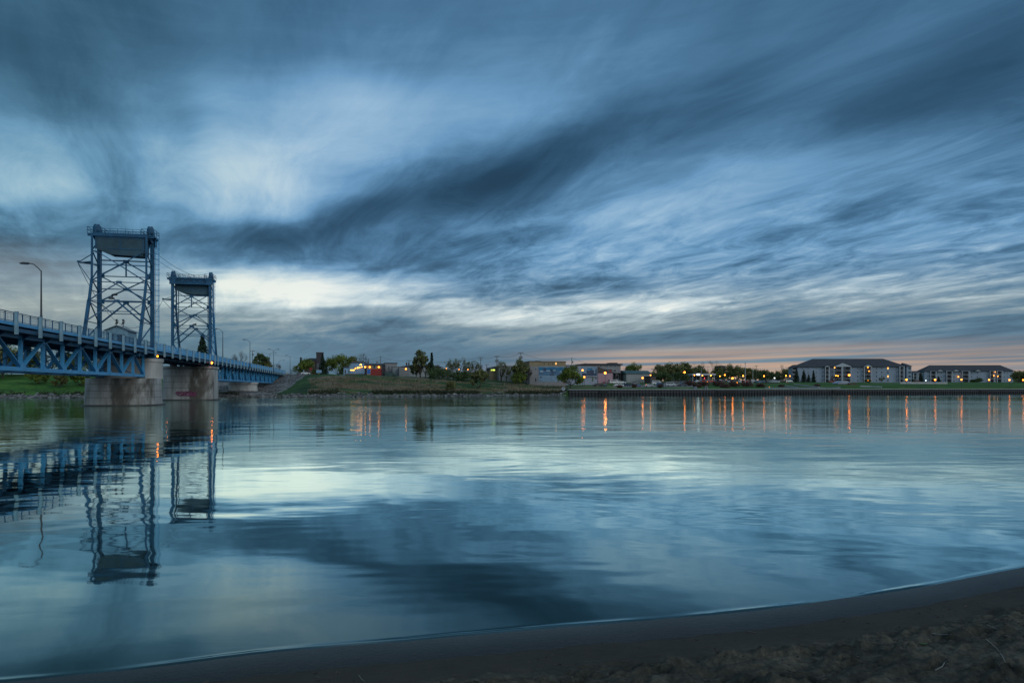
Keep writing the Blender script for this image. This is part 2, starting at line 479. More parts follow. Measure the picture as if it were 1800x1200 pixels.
def truss_span(label, s0, n, lift_end=None):
    s1 = s0 + n * PAN
    t, off = bthing('truss_span', label, 'bridge span', WC, s0, ZB, 'deck truss spans of the bridge')
    nodes = [s0 + i * PAN for i in range(n + 1)]
    for wr in (WR, WL):
        b = MB()
        b.bb(wr - .27, wr + .27, s0, s1, ZB - .16, ZB + .24)
        b.bb(wr - .20, wr + .20, s0, s1, ZB + .24, ZB + .34)
        b.bb(wr - .27, wr + .27, s0, s1, ZT - .30, ZT + .22)
        tr = b.build('truss', M['blue_light'], t, off)
        for i, y in enumerate(nodes):
            v = MB()
            for q in (-.13, .13):
                v.bb(wr - .20, wr + .20, y + q - .05, y + q + .05, ZB + .34, ZT - .3)
            v.bb(wr - .03, wr + .03, y - .08, y + .08, ZB + .34, ZT - .3)
            v.build('vertical', M['blue_light'], tr, off)
            gp = MB()
            if i % 2 == 0:
                gp.yz([(y - .75, ZB - .1), (y + .75, ZB - .1), (y + .62, ZB + .55), (y + .2, ZB + .85), (y - .2, ZB + .85), (y - .62, ZB + .55)], wr + .275, wr + .30)
            else:
                gp.yz([(y - .30, ZB - .05), (y + .30, ZB - .05), (y + .24, ZB + .55), (y - .24, ZB + .55)], wr + .275, wr + .30)
                gp.build('gusset_plate', M['blue_light'], tr, off); gp = MB()
                gp.yz([(y - .8, ZT + .2), (y + .8, ZT + .2), (y + .55, ZT - .6), (y - .55, ZT - .6)], wr + .275, wr + .30)
            gp.build('gusset_plate', M['blue_light'], tr, off)
        for i in range(n):
            y0, y1 = nodes[i], nodes[i + 1]
            a, c = ((y0, ZB + .2), (y1, ZT - .2)) if i % 2 == 0 else ((y0, ZT - .2), (y1, ZB + .2))
            d = MB()
            for q in (-.15, .15):
                d.beam((wr + q, a[0], a[1]), (wr + q, c[0], c[1]), .10, .26, up=(1, 0, 0))
            L_ = 9
            for k in range(L_):
                u0, u1 = k / L_, (k + 1) / L_
                p = (wr - .15 if k % 2 else wr + .15, a[0] + (c[0] - a[0]) * u0, a[1] + (c[1] - a[1]) * u0)
                q_ = (wr + .15 if k % 2 else wr - .15, a[0] + (c[0] - a[0]) * u1, a[1] + (c[1] - a[1]) * u1)
                d.beam(p, q_, .05, .05)
            d.build('diagonal', M['blue_light'], tr, off)
    br = MB()
    for i in range(n):
        y0, y1 = nodes[i], nodes[i + 1]
        br.beam((WR, y0, ZB + .1), (WL, y1, ZB + .1), .12); br.beam((WL, y0, ZB + .1), (WR, y1, ZB + .1), .12)
        br.beam((WR, y0, ZB + .1), (WL, y0, ZB + .1), .16)
        if i % 2 == 1:
            br.beam((WR, y0, ZB + .3), (WL, y0, ZT - .3), .14); br.beam((WL, y0, ZB + .3), (WR, y0, ZT - .3), .14)
    br.build('sway_bracing', M['blue'], t, off)
    deck(t, off, s0, s1, nodes)
    mi = s0 > 150
    railing(t, off, s0, s1 - .05, nodes[:-1], RR, mi)
    railing(t, off, s0, s1 - .05, nodes[:-1], RL, mi)
    return t

truss_span('near blue deck truss span running from the left edge to the first pier', 132.2 - 16 * PAN, 16)
truss_span('middle blue deck truss span beyond the two lift towers', 189.2, 12)
truss_span('farthest blue deck truss span reaching the riprap slope', 189.2 + 12 * PAN, 16)

# ---- lift span: shallow girders between the towers
S0, S1 = 132.3, 189.1
t, off = bthing('lift_span', 'blue plate girder lift span hanging between the two towers', 'bridge span', WC, S0, 9.3)
nodes = [S0 + i * PAN for i in range(10)] 
nodes = [y for y in nodes if y < S1 - 1]
for wr in (WR, WL):
    b = MB()
    b.bb(wr - .04, wr + .04, 136.8, 182.6, 9.25, ZD - .56)
    b.bb(wr - .25, wr + .25, 136.8, 182.6, 9.18, 9.25)
    y = 137.2
    while y < 182.4:
        b.bb(wr - .2, wr + .2, y - .03, y + .03, 9.25, ZD - .56); y += 1.48
    b.build('girder', M['blue'], t, off)
deck(t, off, S0, S1, nodes)
for side in (RR, RL):
    b = railing(t, off, S0, S1, [y for y in nodes], side, True)

# ---- towers
def tower(label, sm, dr, sgn_label=None):
    """sm: station of the upright columns, dr: direction from them to the battered legs"""
    t, off = bthing('lift_tower', label, 'bridge tower', WC, sm, ZD - .3, 'steel lift towers of the bridge')
    C = (1.1, -8.1)
    legs = {}
    def back(z):
        pts = [(8.9, 8.6), (10.7, 8.3), (19.2, 5.0), (23.2, 3.75), (31.5, 3.6)]
        for (z0, a0), (z1, a1) in zip(pts, pts[1:]):
            if z <= z1: return a0 + (a1 - a0) * (z - z0) / (z1 - z0)
        return 3.6
    for w in C:
        b = MB()
        b.bb(w - .31, w + .31, sm - .34, sm - .26, 8.9, 31.6); b.bb(w - .31, w + .31, sm + .26, sm + .34, 8.9, 31.6)
        b.bb(w - .25, w + .25, sm - .26, sm + .26, 8.9, 31.6)
        b.bb(w - .55, w + .55, sm - .5, sm + .5, 8.9, 9.5)
        b.build('column', M['blue'], t, off)
        b = MB()
        zs = [8.9, 19.2, 23.2, 31.6]
        for z0, z1 in zip(zs, zs[1:]):
            th = .5 if z1 < 20 else .40 if z1 < 24 else .30
            b.beam((w, sm + dr * back(z0), z0), (w, sm + dr * back(z1), z1 + .05), th, th)
        b.box((w, sm + dr * back(10.8), 10.75), (.7, .9, .5))
        b.build('battered_leg', M['blue'], t, off)
        # side lacing between column and leg
        b = MB(); zz = [31.2, 28.6, 26.1, 23.2, 21.2, 19.2, 15.3, 11.2]
        for k in range(len(zz) - 1):
            z0, z1 = zz[k], zz[k + 1]
            if k % 2 == 0: b.beam((w, sm, z0), (w, sm + dr * back(z1), z1), .17)
            else: b.beam((w, sm + dr * back(z0), z0), (w, sm, z1), .17)
            b.beam((w, sm, z1), (w, sm + dr * back(z1), z1), .13)
        for z in (23.2, 19.2, 15.3): b.box((w, sm + dr * back(z), z), (.12, .9, .8))
        b.build('side_bracing', M['blue'], t, off)
    wc = WC; c0, c1 = C[1], C[0]
    # bracing in the column plane
    b = MB()
    for z in (27.4, 24.4, 22.0, 19.6): b.beam((c0, sm, z), (c1, sm, z), .16 if z < 27 else .2)
    for (z0, z1) in ((27.2, 24.5), (24.5, 22.0), (22.0, 19.6)):
        if z0 in (27.2, 22.0):
            for w in (c0, c1): b.beam((wc, sm, z0), (w, sm, z1), .22)
        else:
            for w in (c0, c1): b.beam((w, sm, z0), (wc, sm, z1), .20)
    b.beam((wc, sm, 27.3), (wc, sm, 24.4), .22)
    for w in (c0, c1):
        b.beam((wc, sm, 19.4), (w, sm, 15.3), .26)
        b.beam((w, sm, 19.4), (wc + (w - wc) * .52, sm, 17.3), .15)
    b.beam((wc - 2.35, sm, 17.3), (wc + 2.35, sm, 17.3), .15)
    for z in (27.3, 22.0, 19.5): b.box((wc, sm, z), (1.0, .16, .55))
    for w in (c0 + .5, c1 - .5):
        for z in (24.5, 19.6): b.box((w, sm, z), (.7, .16, .9))
    b.build('front_bracing', M['blue'], t, off)
    # bracing in the plane of the battered legs
    b = MB()
    P = lambda w, z: (w, sm + dr * back(z), z)
    for z in (26.0, 22.8, 19.2): b.beam(P(c0, z), P(c1, z), .15)
    for za, zb in ((26.0, 23.0), (22.8, 19.3)):
        for w in (c0, c1): b.beam(P(wc, za), P(w, zb), .19)
    for w in (c0, c1):
        b.beam(P(wc, 26.0), P(wc + (w - wc) * .9, 28.6), .15)
        b.beam(P(wc, 19.2), P(w, 15.3), .22)
        b.beam(P(w, 19.0), P(wc + (w - wc) * .5, 17.2), .14)
        b.beam(P(w, 15.3), P(w, 11.0), .2)
    b.beam(P(wc - 2.3, 17.2), P(wc + 2.3, 17.2), .14)
    for z in (22.8, 19.2): b.box((wc, sm + dr * back(z), z), (.9, .14, .45))
    b.build('back_bracing', M['blue'], t, off)
    # head girder with lattice, on the span side
    b = MB(); y = sm - dr * .55
    b.bb(c0 - .3, c1 + .3, y - .15, y + .15, 31.75, 32.15); b.bb(c0 - .3, c1 + .3, y - .15, y + .15, 30.35, 30.65)
    b.bb(c0 - .3, c1 + .3, y + dr * .16 - .01, y + dr * .16 + .01, 30.6, 31.8)
    k = 12
    for i in range(k):
        xa = c0 + .2 + (c1 - c0 - .4) * i / k; xb = c0 + .2 + (c1 - c0 - .4) * (i + 1) / k
        b.beam((xa, y, 30.6 if i % 2 else 31.8), (xb, y, 31.8 if i % 2 else 30.6), .12)
    b.bb(c0 - .6, c0 + .9, y - .2, y + .2, 30.3, 32.2); b.bb(c1 - .9, c1 + .6, y - .2, y + .2, 30.3, 32.2)
    b.build('head_girder', M['blue'], t, off)
    # machinery platform
    b = MB()
    ya, yb = sorted((sm - dr * .9, sm + dr * 2.6))
    for w in (c0, c1):
        o_ = -1 if w < wc else 1
        x0, x1 = sorted((w - o_ * 1.2, w + o_ * (1.15 if w < wc else .95)))
        b.bb(x0, x1, ya, yb, 31.75, 31.95)
        for yy in (ya + .2, (ya + yb) / 2, yb - .2): b.bb(x0, x1, yy - .1, yy + .1, 31.45, 31.75)
    b.bb(c0, c1, sm + dr * 3.4 - .14, sm + dr * 3.4 + .14, 31.3, 31.95)
    b.bb(c0, c1, sm + dr * 1.1 - .1, sm + dr * 1.1 + .1, 31.6, 31.95)
    b.build('platform', M['blue'], t, off)
    r = MB()
    def fence(x0, x1, y0, y1, z=31.95, h=1.15):
        cs = [(x0, y0), (x1, y0), (x1, y1), (x0, y1)]
        for (p, q) in zip(cs, cs[1:] + cs[:1]):
            for hh in (h, h * .55): r.beam((p[0], p[1], z + hh), (q[0], q[1], z + hh), .07)
            m_ = max(1, int(math.hypot(q[0] - p[0], q[1] - p[1]) / 1.3))
            for i in range(m_):
                x = p[0] + (q[0] - p[0]) * i / m_; yv = p[1] + (q[1] - p[1]) * i / m_
                r.beam((x, yv, z), (x, yv, z + h), .07)
    fence(c0 - 1.15, c0 + 1.2, ya, yb); fence(c1 - 1.2, c1 + .95, ya, yb)
    for yy in (sm + dr * 2.4, sm + dr * .6, sm - dr * .6):
        for hh in (1.0, .55): r.beam((c0 + 1.3, yy, 31.95 + hh), (c1 - 1.3, yy, 31.95 + hh), .06)
        for i in range(6): r.beam((c0 + 1.3 + i * 1.3, yy, 31.9), (c0 + 1.3 + i * 1.3, yy, 32.95), .06)
    r.build('platform_railing', M['blue'], t, off)
    for w in (c0, c1):
        b = MB(); cy_ = sm + dr * 1.0
        for q in (-.22, .22): b.disc((w + q, cy_, 32.35), (1, 0, 0), 1.62, .12, 26)
        b.disc((w, cy_, 32.35), (1, 0, 0), 1.48, .36, 26)
        b.disc((w, cy_, 32.35), (1, 0, 0), .35, .95, 12)
        b.bb(w - .6, w - .42, cy_ - .5, cy_ + .5, 31.9, 32.7); b.bb(w + .42, w + .6, cy_ - .5, cy_ + .5, 31.9, 32.7)
        b.build('sheave', M['blue'], t, off)
    # caged ladder on the downstream side
    b = MB(); lx = c1 + .62; ly = sm + dr * .2
    for q in (0, .48): b.beam((lx + q, ly, 11.9), (lx + q, ly, 31.9), .08)
    z = 12.2
    while z < 31.8: b.beam((lx, ly, z), (lx + .48, ly, z), .05); z += .33
    z = 13.0
    while z < 31.5:
        for q in range(6):
            a0 = PI * q / 6; a1 = PI * (q + 1) / 6
            b.beam((lx + .24 - .38 * math.cos(a0), ly - dr * .7 * math.sin(a0), z), (lx + .24 - .38 * math.cos(a1), ly - dr * .7 * math.sin(a1), z), .07)
        z += 1.0
    for z in (15.3, 19.6, 24.4, 28.6): b.beam((c1, sm, z), (lx, ly, z), .1)
    for q in (-.1, .58): b.beam((lx + q, ly - dr * .35, 13.0), (lx + q, ly - dr * .35, 31.4), .05)
    b.build('ladder', M['blue_light'], t, off)
    # outrigger carrying the power cable
    b = MB(); oz = 26.5; oy = sm + dr * 2
    b.beam((c0, sm, oz), (c0 - 2.9, oy, oz), .16); b.beam((c0, sm + dr * 3.7, oz), (c0 - 2.9, oy, oz), .14)
    b.beam((c0, sm + dr * 3.6, oz + 1.4), (c0 - 2.9, oy, oz), .12); b.beam((c0 - 2.9, oy, oz - .1), (c0, sm + dr * 3.9, oz - 3.8), .09)
    b.box((c0 - 2.8, oy, oz + .2), (.5, .35, .3)); b.box((c0 - 1.2, oy, oz), (1.2, 1.2, .12))
    b.build('outrigger', M['blue'], t, off)
    # siren on a small arm in the middle of the back plane
    b = MB(); zz = 19.4; yy = sm + dr * back(zz)
    b.box((wc - .9, yy, zz + .25), (.9, .4, .3)); b.tube((wc - .8, yy, zz + .3), (wc - .8, yy, zz + .9), .14)
    b.tube((wc - .8, yy - .1, zz + .9), (wc + .1, yy - .5, zz + .95), .12, .26, 8)
    b.build('siren', M['dark_steel'], t, off)
    for w in ((c0 + 1.0,) if dr < 0 else (c0 + .9, c1 - 1.0)):
        b = MB(); b.tube((w, sm + dr * 2.2, 10.7), (w, sm + dr * 2.2, 30.2), .10, n=8)
        b.tube((w, sm + dr * 2.2, 10.6), (w, sm + dr * 2.2, 12.1), .55, .12, 8); b.tube((w, sm + dr * 2.2, 12.9), (w, sm + dr * 2.2, 13.3), .22, n=8)
        b.build('guide_rail', M['blue'], t, off)
    return t
tower('near blue steel lift tower, the taller looking of the two, over the first pier', 134.0, -1)
tower('far blue steel lift tower standing over the pier with magenta graffiti', 184.5, 1)

def counterweight(label, sm, dr):
    t, off = bthing('counterweight', label, 'counterweight', WC, sm + dr * 2, 27.9, 'counterweights in the tower heads')
    b = MB(); y0, y1 = sorted((sm + dr * .75, sm + dr * 3.25))
    b.xz([(-7.75, 31.2), (-7.75, 29.1), (-5.2, 28.0), (.35, 27.8), (.35, 28.25), (.72, 28.35), (.72, 31.2)], y0, y1)
    b.build('concrete_block', M['cw'], t, off)
    b = MB()
    for w in (-7.6, -3.5, .5): b.bb(w - .12, w + .12, y0 - .06, y0 - .002, 28.9, 31.1)
    b.bb(-7.7, .7, y0 - .06, y0 - .002, 31.0, 31.3); b.bb(-5.5, .3, y0 - .07, y0 - .002, 29.0, 29.16)
    b.build('steel_frame', M['blue_dark'], t, off)
    b = MB()
    for w in (-8.1, 1.1):
        for q in (-.2, -.1, .1, .2):
            b.tube((w * .93 + q, sm + dr * 2.4, 31.1), (w + q, sm + dr * 2.55, 32.3), .03, n=4)
    b.build('rope', M['dark_steel'], t, off)
counterweight('grey concrete counterweight hanging in the head of the near lift tower', 134.0, -1)
counterweight('grey concrete counterweight hanging in the head of the far lift tower', 184.5, 1)

# ropes between the tower heads and the power cable on the outriggers
def sag(p, q, d, n=14):
    p = Vector(p); q = Vector(q); out = []
    for i in range(n + 1):
        u_ = i / n; v_ = p.lerp(q, u_); v_.z -= 4 * d * u_ * (1 - u_); out.append(v_)
    return out
for i, (w, lab) in enumerate(((-1.6, 'upper of two thin black cables strung between the tower tops'), (-2.6, 'lower of two thin black cables strung between the tower tops'))):
    b = MB(); p0 = bw(w, 133, 32.4 - i * .5); pts = sag((0, 0, 0), bw(w - 1.2, 185.5, 32.8 - i * .4) - p0, 1.2)
    b.path(pts, .045, 4); o = b.build('tower_cable', M['dark_steel']); o.location = p0
    tag(o, lab, 'cable', 'cables between the towers')
b = MB(); p0 = bw(-11, 132, 26.3)
b.path(sag((0, 0, 0), bw(-11, 186.5, 26.3) - p0, 9.5), .05, 4)
o = b.build('power_cable', M['dark_steel']); o.location = p0
tag(o, 'slack power cable drooping between the side outriggers of both towers', 'cable')

# ---- operator's house beside the lift span
t, off = bthing('control_house', "small pale blue operator's house with shallow gable roof behind the railing", 'hut', -11.6, 158, ZD - 1)
M['hut'] = mat('pale_blue_siding', (.20, .34, .42), .6, .12, 1.5)
x0, x1, y0, y1 = -13.4, -9.1, 153.2, 159.0
b = MB(); b.bb(x0, x1, y0, y1, 9.9, 15.6)
b.xz([(x0, 15.6), (x1, 15.6), ((x0 + x1) / 2, 16.5)], y0, y1)
b.build('wall', M['hut'], t, off)
b = MB(); xm = (x0 + x1) / 2
b.xz([(x0 - .4, 15.5), (xm, 16.6), (x1 + .4, 15.5), (x1 + .4, 15.65), (xm, 16.78), (x0 - .4, 15.65)], y0 - .4, y1 + .4)
b.build('roof', M['steel'], t, off)
for xa, xb, za, zb in ((-12.9, -11.9, 13.0, 14.8), (-11.2, -9.7, 13.0, 14.8)):
    b = MB(); b.bb(xa, xb, y0 - .03, y0 + .05, za, zb)
    w_ = b.build('window', M['winglass'], t, off)
    b = MB()
    for (p, q, r_, s_) in ((xa - .08, xb + .08, za - .08, za), (xa - .08, xb + .08, zb, zb + .08), (xa - .08, xa, za, zb), (xb, xb + .08, za, zb)):
        b.bb(p, q, y0 - .06, y0 + .02, r_, s_)
    b.build('frame', M['rail_post'], w_, off)
b = MB(); b.bb(x1, x1 + .04, 155.5, 156.7, 11.0, 13.4); b.build('door', M['blue_dark'], t, off)
for q in (-11.9, -10.6):
    b = MB(); b.tube((q, 155, 16.2), (q, 155, 18.0), .07); b.ball((q, 155, 17.4), .28); b.ball((q, 155, 18.0), .25); b.beam((q - .4, 155, 17.0), (q + .4, 155, 17.9), .1)
    b.build('insulator', M['dark_steel'], t, off)
b = MB()
for y in (153.8, 158.4):
    b.beam((-13.2, y, 9.8), (-7.2, y, 9.8), .25, .35); b.beam((-13, y, 9.7), (-7.2, y, 8.2), .2)
b.bb(-13.8, -8.6, 152.9, 159.3, 9.75, 9.9)
b.build('support_bracket', M['blue'], t, off)

# ---- piers
M['concrete'] = mat('stained_concrete', (.34, .345, .335), .85, .32, .35, bump=.25, bscale=2.5, stretch=(1, 1, .28), dirt=((.075, .07, .06), .47))
M['wet_concrete'] = mat('wet_footing', (.05, .05, .048), .5, .3, .8)
def rrect(x0, x1, y0, y1, r, n=8):
    pts = []
    for cx_, cy_, a0 in ((x1 - r, y0 + r, -90), (x1 - r, y1 - r, 0), (x0 + r, y1 - r, 90), (x0 + r, y0 + r, 180)):
        for i in range(n + 1):
            a = math.radians(a0 + 90 * i / n); pts.append((cx_ + r * math.cos(a), cy_ + r * math.sin(a)))
    return pts
def seams(b, x0, x1, y, zs):
    for z in zs: b.bb(x0, x1, y - .02, y + .05, z - .04, z + .04)
t, off = bthing('bridge_pier', 'near concrete bridge pier with stepped top under the truss end', 'bridge pier', WC, 131, 0, 'concrete piers in the water')
b = MB(); b.prism(rrect(-9.05, 3.0, 125.6, 137.6, 4.2), -2, 4.9, rrect(-8.85, 2.8, 125.8, 137.4, 4.2))
b.prism(rrect(-8.85, 2.8, 125.8, 137.4, 4.2), 4.9, 5.0)
b.build('shaft', M['concrete'], t, off, smooth=False)
b = MB(); b.prism(rrect(-8.8, 2.75, 132.4, 137.3, 2.4), 4.95, 8.2, rrect(-8.7, 2.65, 132.5, 137.2, 2.3)); b.prism(rrect(-8.85, 2.82, 132.35, 137.35, 2.4), 8.2, 8.85)
b.build('cap', M['concrete'], t, off)
for w in (WR, WL):
    b = MB(); b.bb(w - .5, w + .5, 130.2, 131.6, 5.0, 5.27); b.build('bearing', M['dark_steel'], t, off)
    b = MB(); b.bb(w - .4, w + .4, 136.9, 137.3, 8.86, 9.17); b.build('bearing', M['dark_steel'], t, off)
for z in (1.5, 2.7, 3.9):
    b = MB(); k = (z + 2) / 6.9 * .2; b.prism(rrect(-9.055 + k, 3.005 - k, 125.595 + k, 137.605 - k, 4.2), z - .03, z + .03); b.build('form_joint', M['wet_concrete'], t, off)
b = MB(); b.prism(rrect(-9.4, 3.4, 125.2, 138.0, 4.3), -2, .22); b.build('footing', M['wet_concrete'], t, off)
t, off = bthing('bridge_pier', 'far concrete bridge pier marked with magenta graffiti near the water', 'bridge pier', WC, 187, 0, 'concrete piers in the water')
b = MB(); b.prism(rrect(-10.6, 2.2, 181.4, 192.5, 3.2), -2, 8.1, rrect(-10.4, 2.05, 181.6, 192.3, 3.2))
b.build('shaft', M['concrete'], t, off)
b = MB(); b.prism(rrect(-10.4, 2.05, 181.6, 192.3, 3.2), 8.1, 8.3, rrect(-10.65, 2.3, 181.35, 192.5, 3.3)); b.prism(rrect(-10.65, 2.3, 181.35, 192.5, 3.3), 8.3, 8.85)
b.build('cap', M['concrete'], t, off)
for w in (WR, WL):
    b = MB(); b.bb(w - .45, w + .45, 181.9, 182.7, 8.85, 9.17); b.build('bearing', M['dark_steel'], t, off)
for z in (3.2, 4.8, 6.3):
    b = MB(); k = (z + 2) / 10.1 * .18; b.prism(rrect(-10.606 + k, 2.206 - k, 181.394 + k, 192.506 - k, 3.2), z - .03, z + .03); b.build('form_joint', M['wet_concrete'], t, off)
b = MB(); b.prism(rrect(-11.0, 2.6, 180.9, 193.0, 3.4), -2, .28); b.build('footing', M['wet_concrete'], t, off)
M['magenta'] = mat('magenta_spray_paint', (.20, .045, .12), .8, .35, 3)
b = MB(); rnd = random.Random(4)
x = -6.2
while x < -1.6:      # a row of overlapping sprayed strokes
    pts = [(x + .45 * math.sin(a * 1.7 + x) + a * .05, 181.32, 1.75 + .55 * math.sin(a + x * 2)) for a in [i * .7 for i in range(9)]]
    for p, q in zip(pts, pts[1:]): b.beam(p, q, .02, .22)
    x += .58
b.build('graffiti', M['magenta'], t, off)
# bank pier and abutment
t, off = bthing('bank_pier', 'low concrete pier on the far bank under the middle truss joint', 'bridge pier', WC, 260, 0)
b = MB(); b.prism(rrect(-8.2, 2.2, 258.4, 261.6, 1.2), -1, 4.6, rrect(-8.0, 1.9, 258.6, 261.4, 1.2)); b.prism(rrect(-8.2, 2.3, 258.2, 261.8, 1.2), 4.6, 5.28)
b.build('shaft', M['concrete'], t, off)
t, off = bthing('abutment', 'concrete abutment where the farthest truss meets the embankment', 'abutment', WC, 355, 0)
b = MB(); b.bb(-9.5, 2.6, 354.7, 358, 2, 10.1); b.bb(-9.5, -8.9, 354.7, 362, 9.9, 10.9); b.bb(2.0, 2.6, 354.7, 362, 9.9, 10.9); b.bb(-8.2, 1.2, 352.6, 354.7, 2, 5.27)
b.build('seat', M['concrete'], t, off)
t, off = bthing('near_pier', 'concrete pier beyond the left edge carrying the near truss', 'bridge pier', WC, 38, 0)
b = MB(); b.prism(rrect(-10, 3.4, 34.5, 39.5, 2.2), -2, 5.27); b.build('shaft', M['concrete'], t, off)

# ---- lamps along the bridge
def arm_lamp(label, w, s, h, side, arms=(1,), armlen=1.45, curved=False, group='lamps along the bridge road'):
    z0 = ZD + .05
    t = thing('street_lamp', label, 'street lamp', bw(w, s, z0), TH, group)
    b = MB(); b.tube((0, 0, -.6), (0, 0, 1.4), .17, .15, 8); b.tube((0, 0, 1.4), (0, 0, h), .12, .07, 8); b.build('pole', M['dark_steel'], t)
    for a in arms:
        d = side * a; b = MB()
        if curved:
            pts = [(d * armlen * (1 - math.cos(k * PI / 2 / 8)), 0, h - .2 + armlen * .42 * math.sin(k * PI / 2 / 8)) for k in range(9)]
        else:
            pts = [(0, 0, h - .1), (d * armlen * .3, 0, h + .35), (d * armlen * .6, 0, h + .7), (d * armlen * .8, 0, h + .78), (d * armlen, 0, h + .8)]
        b.path(pts, .06, 6); b.build('arm', M['dark_steel'], t)
        e = pts[-1]; b = MB()
        b.xz([(e[0] - .05 * d, e[2] - .02), (e[0] + .25 * d, e[2] - .12), (e[0] + .95 * d, e[2] - .1), (e[0] + 1.05 * d, e[2] + .02), (e[0] + .6 * d, e[2] + .14), (e[0], e[2] + .1)], -.17, .17)
        b.build('lamp_head', M['dark_steel'], t)
    return t
arm_lamp('tall dark street lamp on the near truss, leftmost of all', 2.16, 85.2, 6.9, -1, armlen=1.3)
arm_lamp('street lamp just beyond the right leg of the far tower', 2.16, 195.3, 8.2, -1)
arm_lamp('street lamp over the middle truss, left of the utility pole', 2.16, 242.0, 8.35, -1)
arm_lamp('double armed street lamp near the end of the bridge', 2.16, 305.4, 8.5, -1, (1, -1))
arm_lamp('curved street lamp close to the left of the double armed lamp', -6.2, 358.0, 9.6, 1, curved=True, armlen=2.4)
arm_lamp('street lamp with signal box at the road beyond the bridge end', 2.16, 373.7, 9.0, -1)
arm_lamp('curved street lamp far along the road past the bridge', -8.9, 420.0, 8.0, 1, curved=True, armlen=2.4)

# ---- navigation lights
def nav(label, px, py, Y, r, m='lamp_on'):
    p = at(px, py, Y)
    t = thing('navigation_light', label, 'lamp', p, TH, 'orange lamps under the lift span')
    b = MB(); b.ball((0, 0, 0), r, 10, 8); b.build('globe', M[m], t)
    b = MB(); b.tube((0, 0, r * .9), (0, 0, r * .9 + .9), .05); b.box((0, 0, r + .08), (r * 1.6, r * 1.6, .08)); b.build('bracket', M['dark_steel'], t)
nav('small orange lamp on the corner of the near pier', 277, 626, 134.5, .17)
nav('small orange lamp on the left corner of the far pier', 293.5, 637, 176.5, .20)
nav('bright orange lamp on the right corner of the far pier', 372, 637.5, 178.5, .30)

# ============================================================= land and water
def lerp_tab(x, tab):
    if x <= tab[0][0]: return tab[0][1]
    for (a, va), (b_, vb) in zip(tab, tab[1:]):
        if x <= b_:
            k = (x - a) / (b_ - a)
            if isinstance(va, (list, tuple)): return [p + (q - p) * k for p, q in zip(va, vb)]
            return va + (vb - va) * k
    return tab[-1][1]
def wallY(px):
    k = (px - 900) / F
    return 279.0 / (1 - .31 * k)
SH = [(-9000, 130), (-300, 205), (0, 219), (385, 229), (500, 234), (640, 244), (740, 252), (850, 262), (930, 272), (985, 283.5), (1000, wallY(1000))]
def shoreY(px):
    if px >= 1000: return wallY(min(px, 3300))
    return lerp_tab(px, SH)
TT = [0, 4, 12, 30, 50, 70, 110, 200, 400]
ZC = [(-9000, [0, 1, 1.8, 5, 8, 9, 9.3, 9.5, 9.5]), (150, [0, 1, 1.8, 5, 8, 9, 9.3, 9.5, 9.5]),
      (340, [0, 1, 1.8, 3.4, 4.8, 5.2, 9.5, 10.2, 10.2]), (385, [0, 1.0, 1.7, 2.5, 3.7, 4.4, 8.5, 10.2, 10.2]),
      (470, [0, .9, 1.5, 2.2, 3.2, 4.2, 8.6, 10.3, 10.3]), (505, [0, .9, 1.5, 2.5, 4.2, 5.8, 9.9, 10.5, 10.5]),
      (540, [0, 1, 1.9, 4.2, 6.9, 9.0, 10.0, 10.4, 10.4]), (575, [0, 1.2, 2.2, 4.9, 7.9, 9.1, 9.6, 9.9, 9.9]),
      (640, [0, 1.2, 2.2, 5.0, 8.2, 9.1, 9.4, 9.6, 9.8]), (740, [0, 1, 2.0, 4.2, 7.0, 8.3, 8.6, 8.8, 9]),
      (850, [0, 1, 1.8, 3.6, 5.6, 7.0, 7.4, 7.8, 8]), (930, [0, .8, 1.6, 3.2, 4.6, 6.0, 6.5, 6.9, 7.2]),
      (985, [0, .8, 1.8, 3.0, 4.5, 5.8, 6.4, 6.8, 7.2]), (1003, [2.55, 2.7, 2.95, 3.7, 4.9, 5.9, 6.5, 6.9, 7.3]),
      (1200, [2.55, 2.8, 3.2, 4.0, 5.0, 5.8, 6.8, 7.2, 7.5]), (1400, [2.55, 2.75, 3.1, 3.9, 5.0, 5.8, 6.6, 7.3, 8.0]),
      (1600, [2.55, 2.8, 3.3, 4.2, 5.2, 5.9, 6.7, 7.6, 8.4]), (9000, [2.55, 2.8, 3.3, 4.2, 5.2, 5.9, 6.7, 7.6, 8.4])]
def landz(px, Y, rough=True):
    t_ = Y - shoreY(px)
    zs = lerp_tab(px, ZC)
    if t_ < 0: return -1.0 if px >= 1000 else max(-4, t_ * .3)
    z = lerp_tab(t_, list(zip(TT, zs)))
    return z
def ground(px, Y): 
    return Vector(((px - 900) / F * Y, Y, landz(px, Y)))
def gxy(X, Y): return landz(900 + F * X / Y, Y)

